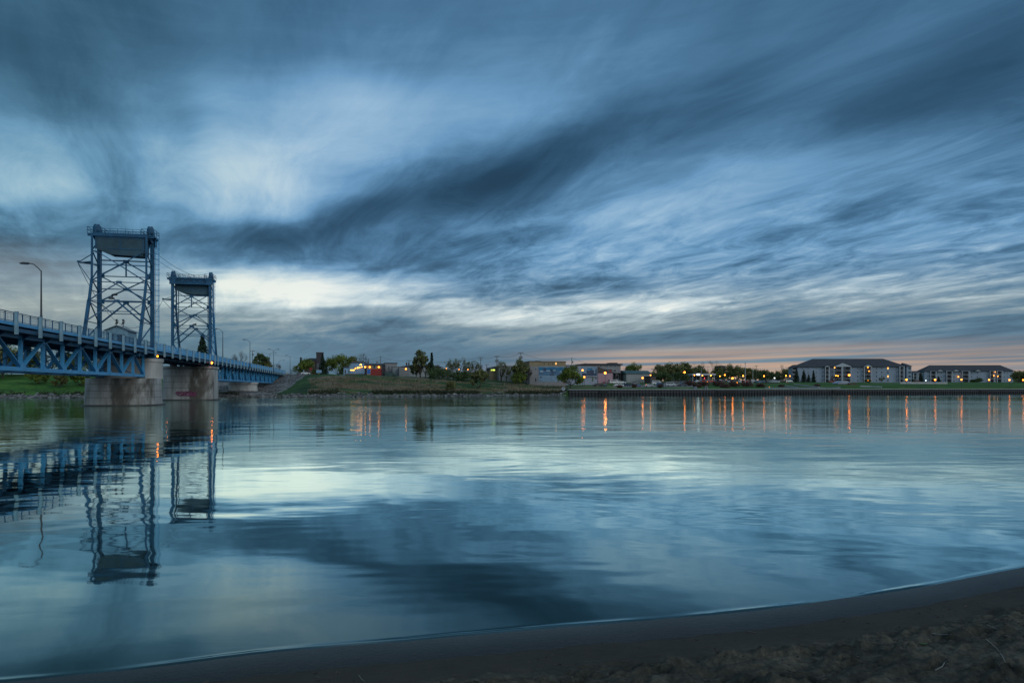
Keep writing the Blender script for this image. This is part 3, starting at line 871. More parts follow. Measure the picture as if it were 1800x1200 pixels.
# far bank as one sheet to the horizon
pxs = [-7000, -4000, -2500, -1500, -900, -500, -300]
x = -290
while x < 2100: pxs.append(x); x += 7
pxs += [2100, 2300, 2700, 3300, 4500, 7500]
pxs = sorted(set(pxs + [996, 1001, 1004]))
ts = [-30, -8, -2, -.25, 0, 1.5, 3, 5, 7.5, 10, 13, 16, 20, 25, 30, 35, 40, 46, 52, 58, 64, 70, 80, 90, 100, 112, 130, 150, 175, 200, 250, 300, 400, 600, 1000, 2500, 7000]
vs = []; att = []
for px in pxs:
    ys = shoreY(px)
    for t_ in ts:
        Y = ys + t_; X = (px - 900) / F * Y
        z = landz(px, Y)
        if px < 990 and 0 < t_ < 75:
            z += (mnoise.noise((X * .09, Y * .09, 1.0)) * .55 + mnoise.noise((X * .3, Y * .3, 5.0)) * .28) * min(1, t_ / 4)
        elif t_ > 0: z += mnoise.noise((X * .05, Y * .05, 1.0)) * .08
        vs.append((X, Y, z))
        # riprap mask: the cone round the bridge end; paving mask: the car park strip
        edge = 452 + max(0, (Y - ys)) * .80 + 10 * mnoise.noise((X * .08, Y * .08, 9))
        left = 300
        rip = 1.0 if (left < px < min(edge + 26, 541) and t_ < 118) else 0.0
        if px < 990 and t_ < 2.5 + 2.5 * mnoise.noise((X * .07, 3, 3)): rip = 1.0
        dry = mnoise.noise((X * .03, Y * .17, 4.0)) + .35 * mnoise.noise((X * .12, Y * .5, 2.0))
        dry += .24 if 555 < px < 760 and 8 < t_ < 32 else .30 if px > 880 and px < 985 and 8 < t_ < 30 else -.02 if 540 < px < 990 else -.9
        if t_ > 60: dry -= .5
        pav = 1.0 if (1075 < px < 1225 and 17 < t_ < 42) or (1190 < px < 1365 and 84 < t_ < 108) else 0.0
        if 1345 < px < 1475 and 5 < t_ < 18 + 6 * mnoise.noise((X * .05, Y * .2, 7)): pav = 1.0
        if px > 1040 and px < 1240 and t_ < 2: pav = 1.0
        if 965 < px < 1120 and 22 < t_ < 28: pav = 1.0
        if px > 1530 and px < 1665 and 64 < t_ < 78: pav = 1.0
        att.append((rip, max(0, min(1, .5 + dry * 1.6)), pav, 1.0 if px < 430 else .55 if px > 1000 else 0.0))
n = len(ts); fs = []
for i in range(len(pxs) - 1):
    for j in range(n - 1):
        fs.append((i * n + j, (i + 1) * n + j, (i + 1) * n + j + 1, i * n + j + 1))
me = bpy.data.meshes.new('far_bank'); me.from_pydata(vs, [], fs)
ca = me.color_attributes.new('cover', 'FLOAT_COLOR', 'POINT')
ca.data.foreach_set('color', [c for a in att for c in a])
for p in me.polygons: p.use_smooth = True
o = bpy.data.objects.new('far_bank', me); COL.objects.link(o); tag(o, kind='structure')
m = bpy.data.materials.new('bank_cover'); m.use_nodes = True
nt = m.node_tree; h = G(nt); pb = nt.nodes['Principled BSDF']
tcn = h.new('ShaderNodeTexCoord'); P_ = tcn.outputs['Object']
at_ = h.new('ShaderNodeAttribute', attribute_name='cover')
sp = h.new('ShaderNodeSeparateColor'); nt.links.new(at_.outputs['Color'], sp.inputs[0])
mpb = h.new('ShaderNodeMapping'); mpb.inputs['Scale'].default_value = (.5, 1, 1); nt.links.new(P_, mpb.inputs[0])
n1 = h.noise(mpb.outputs[0], .16, 5, .6); n2 = h.noise(mpb.outputs[0], .8, 6, .72); n3 = h.noise(P_, .035, 3, .5)
grass = h.ramp(h.m('MULTIPLY_ADD', n2, .5, h.m('MULTIPLY', n1, .5)), [(.38, (.008, .022, .010, 1)), (.5, (.022, .062, .018, 1)), (.62, (.060, .110, .028, 1))])
dryc = h.ramp(n2, [(.35, (.050, .045, .030, 1)), (.65, (.19, .16, .12, 1))])
grass = h.mix(at_.outputs['Alpha'], grass, h.ramp(h.m('MULTIPLY_ADD', n2, .5, h.m('MULTIPLY', n1, .5)), [(.36, (.018, .045, .012, 1)), (.5, (.04, .12, .02, 1)), (.64, (.11, .20, .03, 1))]))
f = h.sstep(h.m('ADD', sp.outputs[1], h.m('MULTIPLY', h.m('SUBTRACT', n2, .5), 1.3)), .46, .80)
c = h.mix(f, grass, dryc)
vo = h.new('ShaderNodeTexVoronoi'); nt.links.new(P_, vo.inputs['Vector']); vo.inputs['Scale'].default_value = .9
rock = h.mix(.55, h.ramp(n2, [(.3, (.06, .06, .062, 1)), (.7, (.20, .20, .20, 1))]), vo.outputs['Color'], 'OVERLAY')
hsv = h.new('ShaderNodeHueSaturation'); hsv.inputs['Saturation'].default_value = .12; nt.links.new(rock, hsv.inputs['Color'])
fr = h.sstep(h.m('ADD', sp.outputs[0], h.m('MULTIPLY', h.m('SUBTRACT', n2, .5), .5)), .42, .58)
c = h.mix(fr, c, hsv.outputs[0])
pavc = h.ramp(n2, [(.3, (.14, .145, .15, 1)), (.7, (.20, .20, .20, 1))])
c = h.mix(h.sstep(sp.outputs[2], .4, .6), c, pavc)
nt.links.new(c, pb.inputs['Base Color']); pb.inputs['Roughness'].default_value = .9; pb.inputs['Specular IOR Level'].default_value = .2
bp = h.new('ShaderNodeBump'); bp.inputs['Strength'].default_value = .8; bp.inputs['Distance'].default_value = .6
nt.links.new(n2, bp.inputs['Height']); nt.links.new(bp.outputs[0], pb.inputs['Normal'])
me.materials.append(m)

# ---- near beach
NS = [(-6000, -1290), (-300, -55), (-60, 0.0), (-30, 4.6), (-14, 6.6), (-8, 7.35), (-5.74, 7.66), (-4.3, 8.05), (-2.88, 8.60), (0, 9.28), (1.7, 9.62), (3.37, 10.1), (5.0, 10.62), (6.58, 11.25), (9.3, 12.5), (12, 14.0), (18, 17), (40, 26), (6000, 1320)]
def nshore(X):
    # smooth interpolation of the near waterline
    base = lerp_tab(X, NS)
    if -14 < X < 14:
        base = (lerp_tab(X - .7, NS) + lerp_tab(X + .7, NS) + 2 * base + lerp_tab(X - .35, NS) + lerp_tab(X + .35, NS)) / 6
        base += .05 * mnoise.noise((X * .4, 0, 0)) + .008 * mnoise.noise((X * 1.9, 3, 0)) + .012 * mnoise.noise((X * 6.0, 5, 0))
    return base
rb = random.Random(11)
prints = []
for _ in range(520):
    X = rb.uniform(-7, 13); d = rb.uniform(1.7, 9)
    prints.append((X, d, rb.uniform(.05, .12), rb.uniform(.12, .26), rb.uniform(-.6, 1.4), rb.uniform(.035, .10)))
from collections import defaultdict
cell = defaultdict(list)
for p in prints:
    for i in (-1, 0, 1):
        for j in (-1, 0, 1): cell[(int(p[0] / .5) + i, int(p[1] / .5) + j)].append(p)
def beachz(X, d):
    """d = metres inland from the waterline"""
    if d < 0: return max(-3, d * .22)
    wob = .10 * mnoise.noise((X * .8, d * .2, 4)) + .04 * mnoise.noise((X * 3, 0, 4))
    e1 = .86 + wob; e2 = 1.75 + 2 * wob
    z = .028 * min(d, e1)
    if d > e1: z += .045 * min(1, (d - e1) / .07) + (.10 * (min(d, e2) - e1))
    if d > e2: z += .185 * (d - e2)
    if e1 < d < e2 + .3 and -9 < X < 15: z += .006 * mnoise.noise((X * 1.5, d * 16, 8)) + .004 * mnoise.noise((X * 6, d * 30, 8))
    if d > e2 - .2 and -9 < X < 15:
        k = min(1, (d - e2 + .2) / .5)
        z += k * 1.5 * (.035 * mnoise.noise((X * 1.1, d * 1.6, 2)) + .060 * mnoise.noise((X * 2.2, d * 5, 2)) + .034 * mnoise.noise((X * 5.5, d * 13, 6)))
        for (a, b_, ra, rl, ang, dep) in cell.get((int(X / .5), int(d / .5)), ()):
            ddx, ddd = X - a, d - b_
            p = (ddx * math.cos(ang) + ddd * math.sin(ang)) / rl; q = (-ddx * math.sin(ang) + ddd * math.cos(ang)) / ra
            r2 = p * p + q * q
            if r2 < 4: z += k * dep * (-math.exp(-r2 * 1.4) + .45 * math.exp(-(math.sqrt(r2) - 1.35) ** 2 * 6))
    return z
def camfoot(d): return d
xs = [-6000, -2000, -600, -200, -80, -40, -25, -17, -12, -9.5]
x = -8.5
while x < 14: xs.append(x); x += .035
xs += [14.2, 15, 17, 20, 26, 40, 80, 250, 1000, 6000]
ds = [-14, -6, -2.5, -1, -.4, -.15, 0]
d = .06
while d < 6.2: ds.append(d); d += .034 if d < 4.2 else .06
ds += [6.6, 7.2, 8, 9, 10.5, 13, 18, 30, 60, 200, 1500]
vs = []
for X in xs:
    ys = nshore(X)
    for d in ds:
        z = beachz(X, d) if d < 7 else 1.62 + min(2.2, (d - 9) * .12)
        vs.append((X, ys - d, z))
n = len(ds)
fs = [(i * n + j + 1, (i + 1) * n + j + 1, (i + 1) * n + j, i * n + j) for i in range(len(xs) - 1) for j in range(n - 1)]
me = bpy.data.meshes.new('beach'); me.from_pydata(vs, [], fs)
for p in me.polygons: p.use_smooth = True
wa = me.attributes.new('inland', 'FLOAT', 'POINT')
wa.data.foreach_set('value', [d + .10 * mnoise.noise((X * .8, d * .2, 4)) for X in xs for d in ds])
o = bpy.data.objects.new('beach', me); COL.objects.link(o); tag(o, kind='structure')
m = bpy.data.materials.new('river_sand'); m.use_nodes = True
nt = m.node_tree; h = G(nt); pb = nt.nodes['Principled BSDF']
P_ = h.new('ShaderNodeTexCoord').outputs['Object']
inl = h.new('ShaderNodeAttribute', attribute_name='inland').outputs['Fac']
n1 = h.noise(P_, 1.3, 6, .65); n2 = h.noise(P_, 14, 6, .7); n3 = h.noise(P_, 90, 3, .6)
sand = h.ramp(h.m('MULTIPLY_ADD', n2, .45, h.m('MULTIPLY', n1, .55)), [(.38, (.016, .016, .013, 1)), (.50, (.054, .051, .040, 1)), (.62, (.118, .108, .082, 1))])
swashk = h.m('MULTIPLY_ADD', h.m('SUBTRACT', n1, .5), .5, inl)
wet = h.ramp(swashk, [(0, (.034, .044, .048, 1)), (.30, (.024, .031, .033, 1)), (.55, (.010, .014, .015, 1)), (.78, (.004, .006, .007, 1)), (.9, (.003, .005, .006, 1))])  # palest at the waterline, nearly black along the scarp
wf = h.m('SUBTRACT', 1.0, h.sstep(inl, .82, .92))
damp = h.m('SUBTRACT', 1.0, h.sstep(inl, 1.5, 2.1))
dampc = h.ramp(n1, [(.3, (.028, .025, .020, 1)), (.7, (.044, .039, .031, 1))])
c = h.mix(damp, sand, dampc); c = h.mix(wf, c, wet)
nt.links.new(c, pb.inputs['Base Color'])
nt.links.new(h.m('SUBTRACT', .92, h.m('MULTIPLY_ADD', wf, .40, h.m('MULTIPLY', damp, .12))), pb.inputs['Roughness'])
pb.inputs['Specular IOR Level'].default_value = .25
bp = h.new('ShaderNodeBump'); bp.inputs['Strength'].default_value = .9; bp.inputs['Distance'].default_value = .05
hh = h.m('ADD', h.m('MULTIPLY', n2, h.m('SUBTRACT', 1.0, h.m('MULTIPLY', damp, .45))), h.m('MULTIPLY', n3, .25))
nt.links.new(hh, bp.inputs['Height']); nt.links.new(bp.outputs[0], pb.inputs['Normal'])
me.materials.append(m)

# ---- river
ds = [8000, 3000, 1200, 600, 300, 150, 80, 45, 25, 14, 8, 5, 3.2, 2.2, 1.6, 1.2, .95, .75, .6]
d = .5
while d > -.20: ds.append(round(d, 3)); d -= .03
ds += [-.3, -.5, -.9, -2]
xs2 = [x for x in xs if x < -9 or x > 14.1] + [-8.5 + i * .12 for i in range(188)]
xs2.sort()
vs = []
for X in xs2:
    ys = nshore(X)
    for d in ds:
        cr = .045 + .03 * mnoise.noise((X * .35, 7, 0))
        z = .008 * math.exp(-((d - cr) / .06) ** 2) * max(0, .55 + 1.1 * mnoise.noise((X * .7, 2, 5))) if abs(d) < 1.2 and -20 < X < 30 else 0.0
        if d < 0: z += d * .004
        vs.append((X, ys + d, z))
n = len(ds)
fs = [(i * n + j + 1, (i + 1) * n + j + 1, (i + 1) * n + j, i * n + j) for i in range(len(xs2) - 1) for j in range(n - 1)]
me = bpy.data.meshes.new('river'); me.from_pydata(vs, [], fs)
for p in me.polygons: p.use_smooth = True
o = bpy.data.objects.new('river', me); COL.objects.link(o); tag(o, kind='structure')
m = bpy.data.materials.new('river_water'); m.use_nodes = True
nt = m.node_tree; h = G(nt)
nt.nodes.remove(nt.nodes['Principled BSDF'])
out = nt.nodes['Material Output']
P_ = h.new('ShaderNodeTexCoord').outputs['Object']
sx_ = h.new('ShaderNodeSeparateXYZ'); nt.links.new(P_, sx_.inputs[0])
dist = h.m('SQRT', h.m('ADD', h.m('MULTIPLY', sx_.outputs[0], sx_.outputs[0]), h.m('MULTIPLY', sx_.outputs[1], sx_.outputs[1])))
mp = h.new('ShaderNodeMapping'); mp.inputs['Rotation'].default_value = (0, 0, math.radians(-14)); mp.inputs['Scale'].default_value = (.55, 1, 1)
nt.links.new(P_, mp.inputs[0]); Q = mp.outputs[0]
w1 = h.noise(Q, .22, 3, .5, .3)       # long swell
w2 = h.noise(Q, 1.1, 3, .55, .4)      # ripples
w3 = h.noise(Q, 3.6, 2, .5, .2)       # wavelets
patch = h.sstep(h.noise(P_, .018, 3, .55, .4), .40, .62)     # wind patches
far = h.sstep(dist, 12, 110)
hgt = h.m('MULTIPLY', w1, .045)
hgt = h.m('MULTIPLY_ADD', w2, h.m('MULTIPLY', h.m('MULTIPLY_ADD', patch, .022, .008), h.m('MULTIPLY_ADD', far, .85, .15)), hgt)
hgt = h.m('MULTIPLY_ADD', w3, h.m('MULTIPLY', h.m('MULTIPLY_ADD', patch, .009, .003), h.sstep(dist, 20, 120)), hgt)
w4 = h.noise(P_, .42, 5, .6, .3)
hgt = h.m('MULTIPLY_ADD', w4, h.m('MULTIPLY', h.m('MULTIPLY_ADD', patch, .052, .016), h.sstep(dist, 30, 100)), hgt)
bp = h.new('ShaderNodeBump'); bp.inputs['Strength'].default_value = 1.0; bp.inputs['Distance'].default_value = 1.0
nt.links.new(hgt, bp.inputs['Height'])
gl = h.new('ShaderNodeBsdfGlossy'); gl.distribution = 'GGX'
gl.inputs['Color'].default_value = (.85, 1.0, .95, 1)
nt.links.new(h.m('MULTIPLY_ADD', far, .015, .03), gl.inputs['Roughness'])
df = h.new('ShaderNodeBsdfDiffuse'); df.inputs['Color'].default_value = (.010, .022, .024, 1)
lw = h.new('ShaderNodeLayerWeight'); lw.inputs['Blend'].default_value = .5
for nn in (gl, df, lw): nt.links.new(bp.outputs[0], nn.inputs['Normal'])
cosv = h.m('SUBTRACT', 1.0, lw.outputs['Facing'])
frc = h.ramp(cosv, [(p_, (q_, q_, q_, 1)) for p_, q_ in ((0, .99), (.08, .97), (.13, .94), (.17, .78), (.21, .60), (.25, .45), (.30, .28), (.36, .16), (.46, .09), (1, .05))])
ms = h.new('ShaderNodeMixShader')
nt.links.new(frc, ms.inputs[0]); nt.links.new(df.outputs[0], ms.inputs[1]); nt.links.new(gl.outputs[0], ms.inputs[2])
nt.links.new(ms.outputs[0], out.inputs['Surface'])
me.materials.append(m)

# ---- road on the bridge embankment beyond the abutment
b = MB(); b.bb(-8.6, 1.6, 357, 700, 10.25, 10.58)
o = b.build('road', M['asphalt'], None); o.location = bw(0, 0, 0); o.rotation_euler = (0, 0, TH); tag(o, kind='structure')

# ---- sheet pile wall with a pale cap
pa = Vector((23.9, 286.3, 0)); k = (3300 - 900) / F; yb = wallY(3300); pb_ = Vector((k * yb, yb, 0))
dirw = (pb_ - pa).normalized(); Lw = (pb_ - pa).length; ang = math.atan2(dirw.y, dirw.x)
M['pile'] = mat('rusty_sheet_pile', (.010, .012, .017), .7, .35, .5, stretch=(1, 1, .3))
M['cap'] = mat('pale_concrete_cap', (.30, .32, .33), .8, .15, .4)
wall = thing('retaining_wall', 'long dark sheet pile river wall with pale concrete cap', 'wall', pa - Vector((0, .9, 0)), ang)
b = MB(); x = 0; pts = []
while x < Lw:
    pts += [(x, 0), (x + .55, 0), (x + .75, .38), (x + 1.3, .38)]; x += 1.5
vs = [(p[0], p[1], z) for p in pts for z in (-1.2, 2.35)]
b.add(vs, [(2 * i, 2 * i + 2, 2 * i + 3, 2 * i + 1) for i in range(len(pts) - 1)])
b.bb(0, Lw, .5, .75, -1.2, 2.35)
b.build('sheet_piles', M['pile'], wall)
b = MB(); b.bb(-.3, Lw, -.15, 1.3, 2.35, 2.62); b.build('wall_cap', M['cap'], wall)
b = MB(); b.bb(0, Lw, -.12, -.01, 1.35, 1.6); b.build('waler', M['dark_steel'], wall)
rw = random.Random(3)
for px, ww in ((1275, 5), (1470, 3), (1726, 2.4), (1060, 2)):
    kk = (px - 900) / F; Yw = wallY(px); dd = (Vector((kk * Yw, Yw, 0)) - pa).length
    b = MB(); b.bb(dd - ww, dd + ww, -.45, -.13, .9, 2.2); b.build('fender', M['rubber'], wall)

# ---- loose stone along the water and on the bridge cone: nobody could count them
rk = random.Random(21); b = MB()
def rock(b, c, r):
    vs = []; fs = []
    base = [(0, 0, 1), (.9, 0, .25), (.2, .9, .2), (-.8, .5, .3), (-.7, -.6, .2), (.3, -.95, .3), (0, 0, -.5)]
    a = rk.uniform(0, 6.3); ca_, sa_ = math.cos(a), math.sin(a); e = rk.uniform(.5, .9)
    for p in base:
        q = [p[0] * rk.uniform(.75, 1.3), p[1] * rk.uniform(.75, 1.3), p[2] * e * rk.uniform(.7, 1.2)]
        vs.append((c[0] + r * (q[0] * ca_ - q[1] * sa_), c[1] + r * (q[0] * sa_ + q[1] * ca_), c[2] + r * q[2]))
    fs = [(0, 1, 2), (0, 2, 3), (0, 3, 4), (0, 4, 5), (0, 5, 1), (6, 2, 1), (6, 3, 2), (6, 4, 3), (6, 5, 4), (6, 1, 5)]
    b.add(vs, fs)
for _ in range(3600):
    px = rk.uniform(-260, 996)
    t_ = abs(rk.gauss(0, 2.6)) - .6
    if 640 < px < 990 and rk.random() < .35: continue
    g_ = ground(px, shoreY(px) + t_)
    rock(b, (g_.x, g_.y, max(g_.z, -.1)), rk.uniform(.18, .62) if rk.random() < .9 else rk.uniform(.6, 1.1))
for _ in range(4200):
    px = rk.uniform(385, 541); t_ = rk.uniform(0, 116)
    if px > 452 + t_ * .8 + 20: continue
    g_ = ground(px, shoreY(px) + t_)
    rock(b, g_, rk.uniform(.15, .42))
M['stone'] = mat('grey_stone', (.105, .105, .105), .9, .25, .8, island=.75)
o = b.build('riprap_stones', M['stone']); tag(o, 'loose grey stones along the far waterline and on the slope at the bridge end', 'stones', kind='stuff')

# far low hills at the right edge
b = MB(); vsH = []; pts = []
for i in range(90):
    px = 1500 + i * 30; Y = 3500; k = (px - 900) / F
    hh_ = (15 + 14 * max(0, mnoise.noise((i * .13, 2, 0))) + 6 * mnoise.noise((i * .7, 0, 1))) * 2.9 * min(1, i / 6)
    pts.append((k * Y, Y, hh_ + 10))
for (x_, y_, z_) in pts: vsH += [(x_, y_, 0), (x_, y_, z_), (x_ * 1.15, y_ * 1.15, 0)]
b.add(vsH, [q for i in range(len(pts) - 1) for q in ((3 * i, 3 * i + 3, 3 * i + 4, 3 * i + 1), (3 * i + 1, 3 * i + 4, 3 * i + 5, 3 * i + 2))])
M['hill'] = mat('wooded_hill', (.035, .06, .075), .95, .3, .01)
o = b.build('hills', M['hill'], None); tag(o, kind='structure')

# ---- small driftwood on the beach
def bpos(px, py):
    """point of the beach seen at a photo pixel"""
    for k_ in range(3000):
        Y = 3.5 + k_ * .005; X = (px - 900) / F * Y; zr = CAMH - (py - HZ) / F * Y
        if beachz(X, nshore(X) - Y) >= zr: return Vector((X, Y, beachz(X, nshore(X) - Y)))
    return Vector((X, Y, 0))
M['twig'] = mat('dry_twig', (.16, .16, .15), .8, .2, 20)
def twig(label, pxs_, r=.006, m='twig', name='twig', grp='dry twigs lying on the sand'):
    pts = [bpos(*p) for p in pxs_]; p0 = pts[0].copy(); b = MB()
    q = [p - p0 + Vector((0, 0, r * .9)) for p in pts]
    for i in range(len(q) - 1): b.tube(q[i], q[i + 1], r * (1 - .5 * i / len(q)), r * (1 - .5 * (i + 1) / len(q)), 6)
    o = b.build(name, M[m]); o.location = p0; tag(o, label, 'twig', grp)
twig('long pale curved twig on dark sand at the lower right', [(1733, 1124), (1741, 1130), (1752, 1140), (1761, 1152), (1767, 1163)])
twig('short bent twig on the sand left of the long curved one', [(1644, 1179), (1656, 1172), (1661, 1164), (1668, 1160)])
twig('small upright looking pale twig at the bottom edge, left of centre', [(631, 1187), (634, 1192), (641, 1198)], .005)
twig('thin straight twig above the long curved one at the right', [(1735, 1098), (1748, 1104), (1760, 1109)], .004)
twig('straight dark stick lying level with the water edge at the right', [(1637, 1114), (1655, 1116), (1672, 1116)], .006)
M['leaf'] = mat('green_leaf', (.03, .07, .015), .6, .2, 20)
p0 = bpos(1616, 1133); b = MB()
b.add([(0, 0, .01), (.05, .02, .02), (.11, .01, .012), (.05, -.02, .015)], [(0, 1, 2, 3)]); b.add([(.0, -.07, .01), (.03, -.10, .02), (.08, -.12, .012), (.04, -.13, .015)], [(0, 1, 2, 3)])
o = b.build('leaf', M['leaf']); o.location = p0; tag(o, 'green leaf scrap on the sand left of the twigs', 'leaf')

# small bits of drift on the dry sand: nobody could count them
rd = random.Random(5); b = MB()
for _ in range(2600):
    X = rd.uniform(-6.5, 12.5); d = 1.9 + abs(rd.gauss(0, 1.7)) if rd.random() < .88 else rd.uniform(.9, 1.9); Y = nshore(X) - d
    if mnoise.noise((X * .9, d * .9, 3)) < -.05: continue
    z = beachz(X, d) if d < 7 else 0
    a = rd.uniform(0, PI); L_ = rd.uniform(.012, .05) if rd.random() < .93 else rd.uniform(.06, .15); w_ = rd.uniform(.003, .010)
    p = Vector((X, Y, z + .004)); q = p + Vector((math.cos(a) * L_, math.sin(a) * L_, rd.uniform(-.004, .012)))
    b.beam(p, q, w_ * 1.6, w_)
M['drift'] = mat('drift_bits', (.045, .040, .034), .9, .3, 20, island=.9)
o = b.build('beach_litter', M['drift']); tag(o, 'scattered bits of bark and twig on the trampled sand', 'driftwood', kind='stuff')

# low dark scrub along the stones and tufts of dry grass on the slope
rs = random.Random(31); b = MB(); b2 = MB()
for _ in range(1500):
    px = rs.uniform(545, 992) if rs.random() < .8 else rs.uniform(-260, 420)
    t_ = 3.2 + abs(rs.gauss(0, 2.2)); c = ground(px, shoreY(px) + t_)
    if mnoise.noise((c.x * .06, 2, 2)) < -.12: continue
    R = rs.uniform(.4, 1.1)
    for _k in range(9):
        q = c + Vector((rs.gauss(0, R * .7), rs.gauss(0, R * .5), abs(rs.gauss(.25, R * .45))))
        a = Vector((rs.gauss(0, .5), rs.gauss(0, .5), 1)).normalized() * rs.uniform(.3, .7); w_ = Vector((a.z, rs.gauss(0, .3), -a.x)) * .35
        b.add([q - a * .4, q + w_, q + a * .6, q - w_], [(0, 1, 2, 3)])
for _ in range(5200):
    px = rs.uniform(545, 995); t_ = rs.uniform(4, 48); c = ground(px, shoreY(px) + t_)
    if mnoise.noise((c.x * .03, c.y * .17, 4.0)) < -.05: continue
    for _k in range(3):
        q = c + Vector((rs.gauss(0, .4), rs.gauss(0, .3), 0)); hh_ = rs.uniform(.25, .8); l_ = rs.gauss(0, .25)
        b2.add([q + Vector((-.12, 0, 0)), q + Vector((.12, 0, 0)), q + Vector((l_ + .03, .05, hh_)), q + Vector((l_ - .03, .05, hh_))], [(0, 1, 2, 3)])
M['scrub'] = mat('dark_scrub', (.022, .030, .014), .9, .3, .3, island=.7)
M['drygrass'] = mat('dry_grass', (.13, .11, .07), .9, .3, .2, island=.6)
o = b.build('shore_scrub', M['scrub']); tag(o, 'low dark scrub growing just above the stones of the far waterline', 'scrub', kind='stuff')
o = b2.build('dry_grass', M['drygrass']); tag(o, 'tufts of dry pale grass on the far slope', 'grass', kind='stuff')

# ============================================================= trees and shrubs
M['f_willow'] = mat('yellow_green_leaves', (.075, .115, .018), .8, .25, .3, island=.5, c2=(.12, .155, .024))
M['f_green'] = mat('dark_green_leaves', (.050, .082, .026), .8, .25, .3, island=.5)
M['f_olive'] = mat('olive_buds', (.115, .125, .042), .8, .25, .3, island=.5)
M['f_conifer'] = mat('conifer_needles', (.012, .032, .020), .85, .25, .5, island=.5)
M['f_brown'] = mat('bare_twigs', (.050, .044, .034), .9, .2, .5, island=.4)
M['f_red'] = mat('reddish_twigs', (.085, .045, .038), .9, .25, .4, island=.5)
def leaf(b, c, s, r, droop=0.0):
    a = Vector((r.gauss(0, 1), r.gauss(0, 1), r.gauss(0, .7) - droop)).normalized() * s
    q = Vector((r.gauss(0, 1), r.gauss(0, 1), r.gauss(0, 1))); q = (q - a.normalized() * q.dot(a.normalized())).normalized() * s * .6
    c = Vector(c)
    b.add([c - a * .5 - q * .2, c + q * .5, c + a * .5 + q * .15, c - q * .5], [(0, 1, 2, 3)])
def tree(name, label, px, ptop, Y, wpx, fol='f_green', kind='round', group=None, seed=0, dens=1.0, base=None, z0=None, trunkpx=None):
    r = random.Random(seed or int(px * 7 + ptop))
    zb = (landz(px, Y) if z0 is None else z0) - .1
    H = CAMH + (HZ - ptop) * Y / F - zb
    Wd = wpx * Y / F / 2
    t = thing(name, label, 'shrub' if kind == 'bush' else 'tree', ((px - 900) / F * Y, Y, zb), r.uniform(0, 6), group)
    tr = MB(); cr = MB(); tips = []
    if kind == 'conifer':
        tr.tube((0, 0, 0), (0, 0, H * .97), H * .022 + .05, .03, 6)
        n = int(14 + H * .9)
        for i in range(n):
            k = i / (n - 1); z = H * (.05 + .93 * k); R = Wd * 1.35 * (1 - k) ** .85 * r.uniform(.85, 1.1) + .15
            m_ = int(9 + 9 * (1 - k))
            for j in range(m_):
                a = 2 * PI * (j + r.random()) / m_; rr = R * r.uniform(.65, 1.08)
                for q in range(4):
                    u_ = (q + .6) / 4
                    leaf(cr, (rr * u_ * math.cos(a), rr * u_ * math.sin(a), z - rr * u_ * .35 + r.uniform(-.12, .12)), max(.5, H * .085) * r.uniform(.7, 1.3), r, .3)
    else:
        # trunk with limbs, each limb forks into branches
        bare = kind == 'bare'
        nl = {'bush': 7, 'round': 7, 'tall': 9, 'bare': 8}[kind]
        th = (.05 if kind == 'bush' else .12 if kind == 'round' else .30 if kind == 'tall' else .22) * H
        tr_r = max(.06, H * .022)
        lean = r.uniform(-.04, .04) * H
        top = Vector((lean, r.uniform(-.03, .03) * H, th))
        tr.tube((0, 0, -.3), top, tr_r * 1.3, tr_r, 7)
        def branch(p, d, L_, rad, lvl):
            q = p + d * L_
            tr.tube(p, q, rad, rad * .6, 5 if lvl < 2 else 3, caps=False)
            if lvl >= (4 if bare else 2):
                tips.append(q); return
            for _ in range(3 if lvl < 3 else 2):
                nd = (d + Vector((r.gauss(0, .48), r.gauss(0, .48), r.gauss(.12, .3)))).normalized()
                branch(q, nd, L_ * r.uniform(.55, .8), rad * .58, lvl + 1)
            if lvl == 1: tips.append(q)
        for i in range(nl):
            a = 2 * PI * i / nl + r.uniform(-.4, .4); el_ = r.uniform(.25, 1.25) if kind != 'tall' else r.uniform(.6, 1.35)
            d = Vector((math.cos(a) * math.cos(el_), math.sin(a) * math.cos(el_), math.sin(el_)))
            hz_ = math.cos(el_); L_ = (H - th) * .42 * math.sin(el_) + Wd * .42 * hz_
            st = top * (1 if kind != 'tall' else r.uniform(.6, 1.0))
            branch(st, d, L_, tr_r * .6, 1)
        # fit the crown into the wanted outline
        def fit(p):
            p = Vector(p); zc = (H + th) / 2; hh = (H - th * .75) / 2
            ex = math.sqrt((p.x / Wd) ** 2 + (p.y / Wd) ** 2 + ((p.z - zc) / hh) ** 2)
            if ex > 1: p = Vector((p.x / ex, p.y / ex, zc + (p.z - zc) / ex))
            return p
        tr.v = [tuple(fit(p)) if p[2] > th * 1.02 else p for p in tr.v]
        lobes = []
        for q in tips:
            q = fit(q); lobes.append((q, max(.5, Wd * r.uniform(.14, .30))))
        if kind != 'bare':
            for _ in range(int((30 if kind != 'tall' else 24))):      # extra uneven lobes near the outline
                a = r.uniform(0, 2 * PI); e = r.uniform(-.5 if kind != 'bush' else -.1, 1.4)
                zc = (H + th) / 2; hh = (H - th * .8) / 2
                rr_ = r.uniform(.30, .82)
                lobes.append((Vector((Wd * rr_ * math.cos(a) * math.cos(e), Wd * rr_ * math.sin(a) * math.cos(e), zc + hh * rr_ * math.sin(e))), Wd * r.uniform(.22, .40)))
        total = int((3600 if kind != 'bare' else 1300) * dens)
        ls = (.34 + H * .034) if not bare else .26
        for i in range(total):
            c, R = lobes[r.randrange(len(lobes))]
            v_ = Vector((r.gauss(0, 1), r.gauss(0, 1), r.gauss(0, .8))).normalized() * R * (r.random() ** .45)
            p = c + v_
            if p.z < .1: p.z = r.uniform(.1, .6)
            leaf(cr, p, ls * r.uniform(.6, 1.4), r, .9 if fol == 'f_willow' else 0)
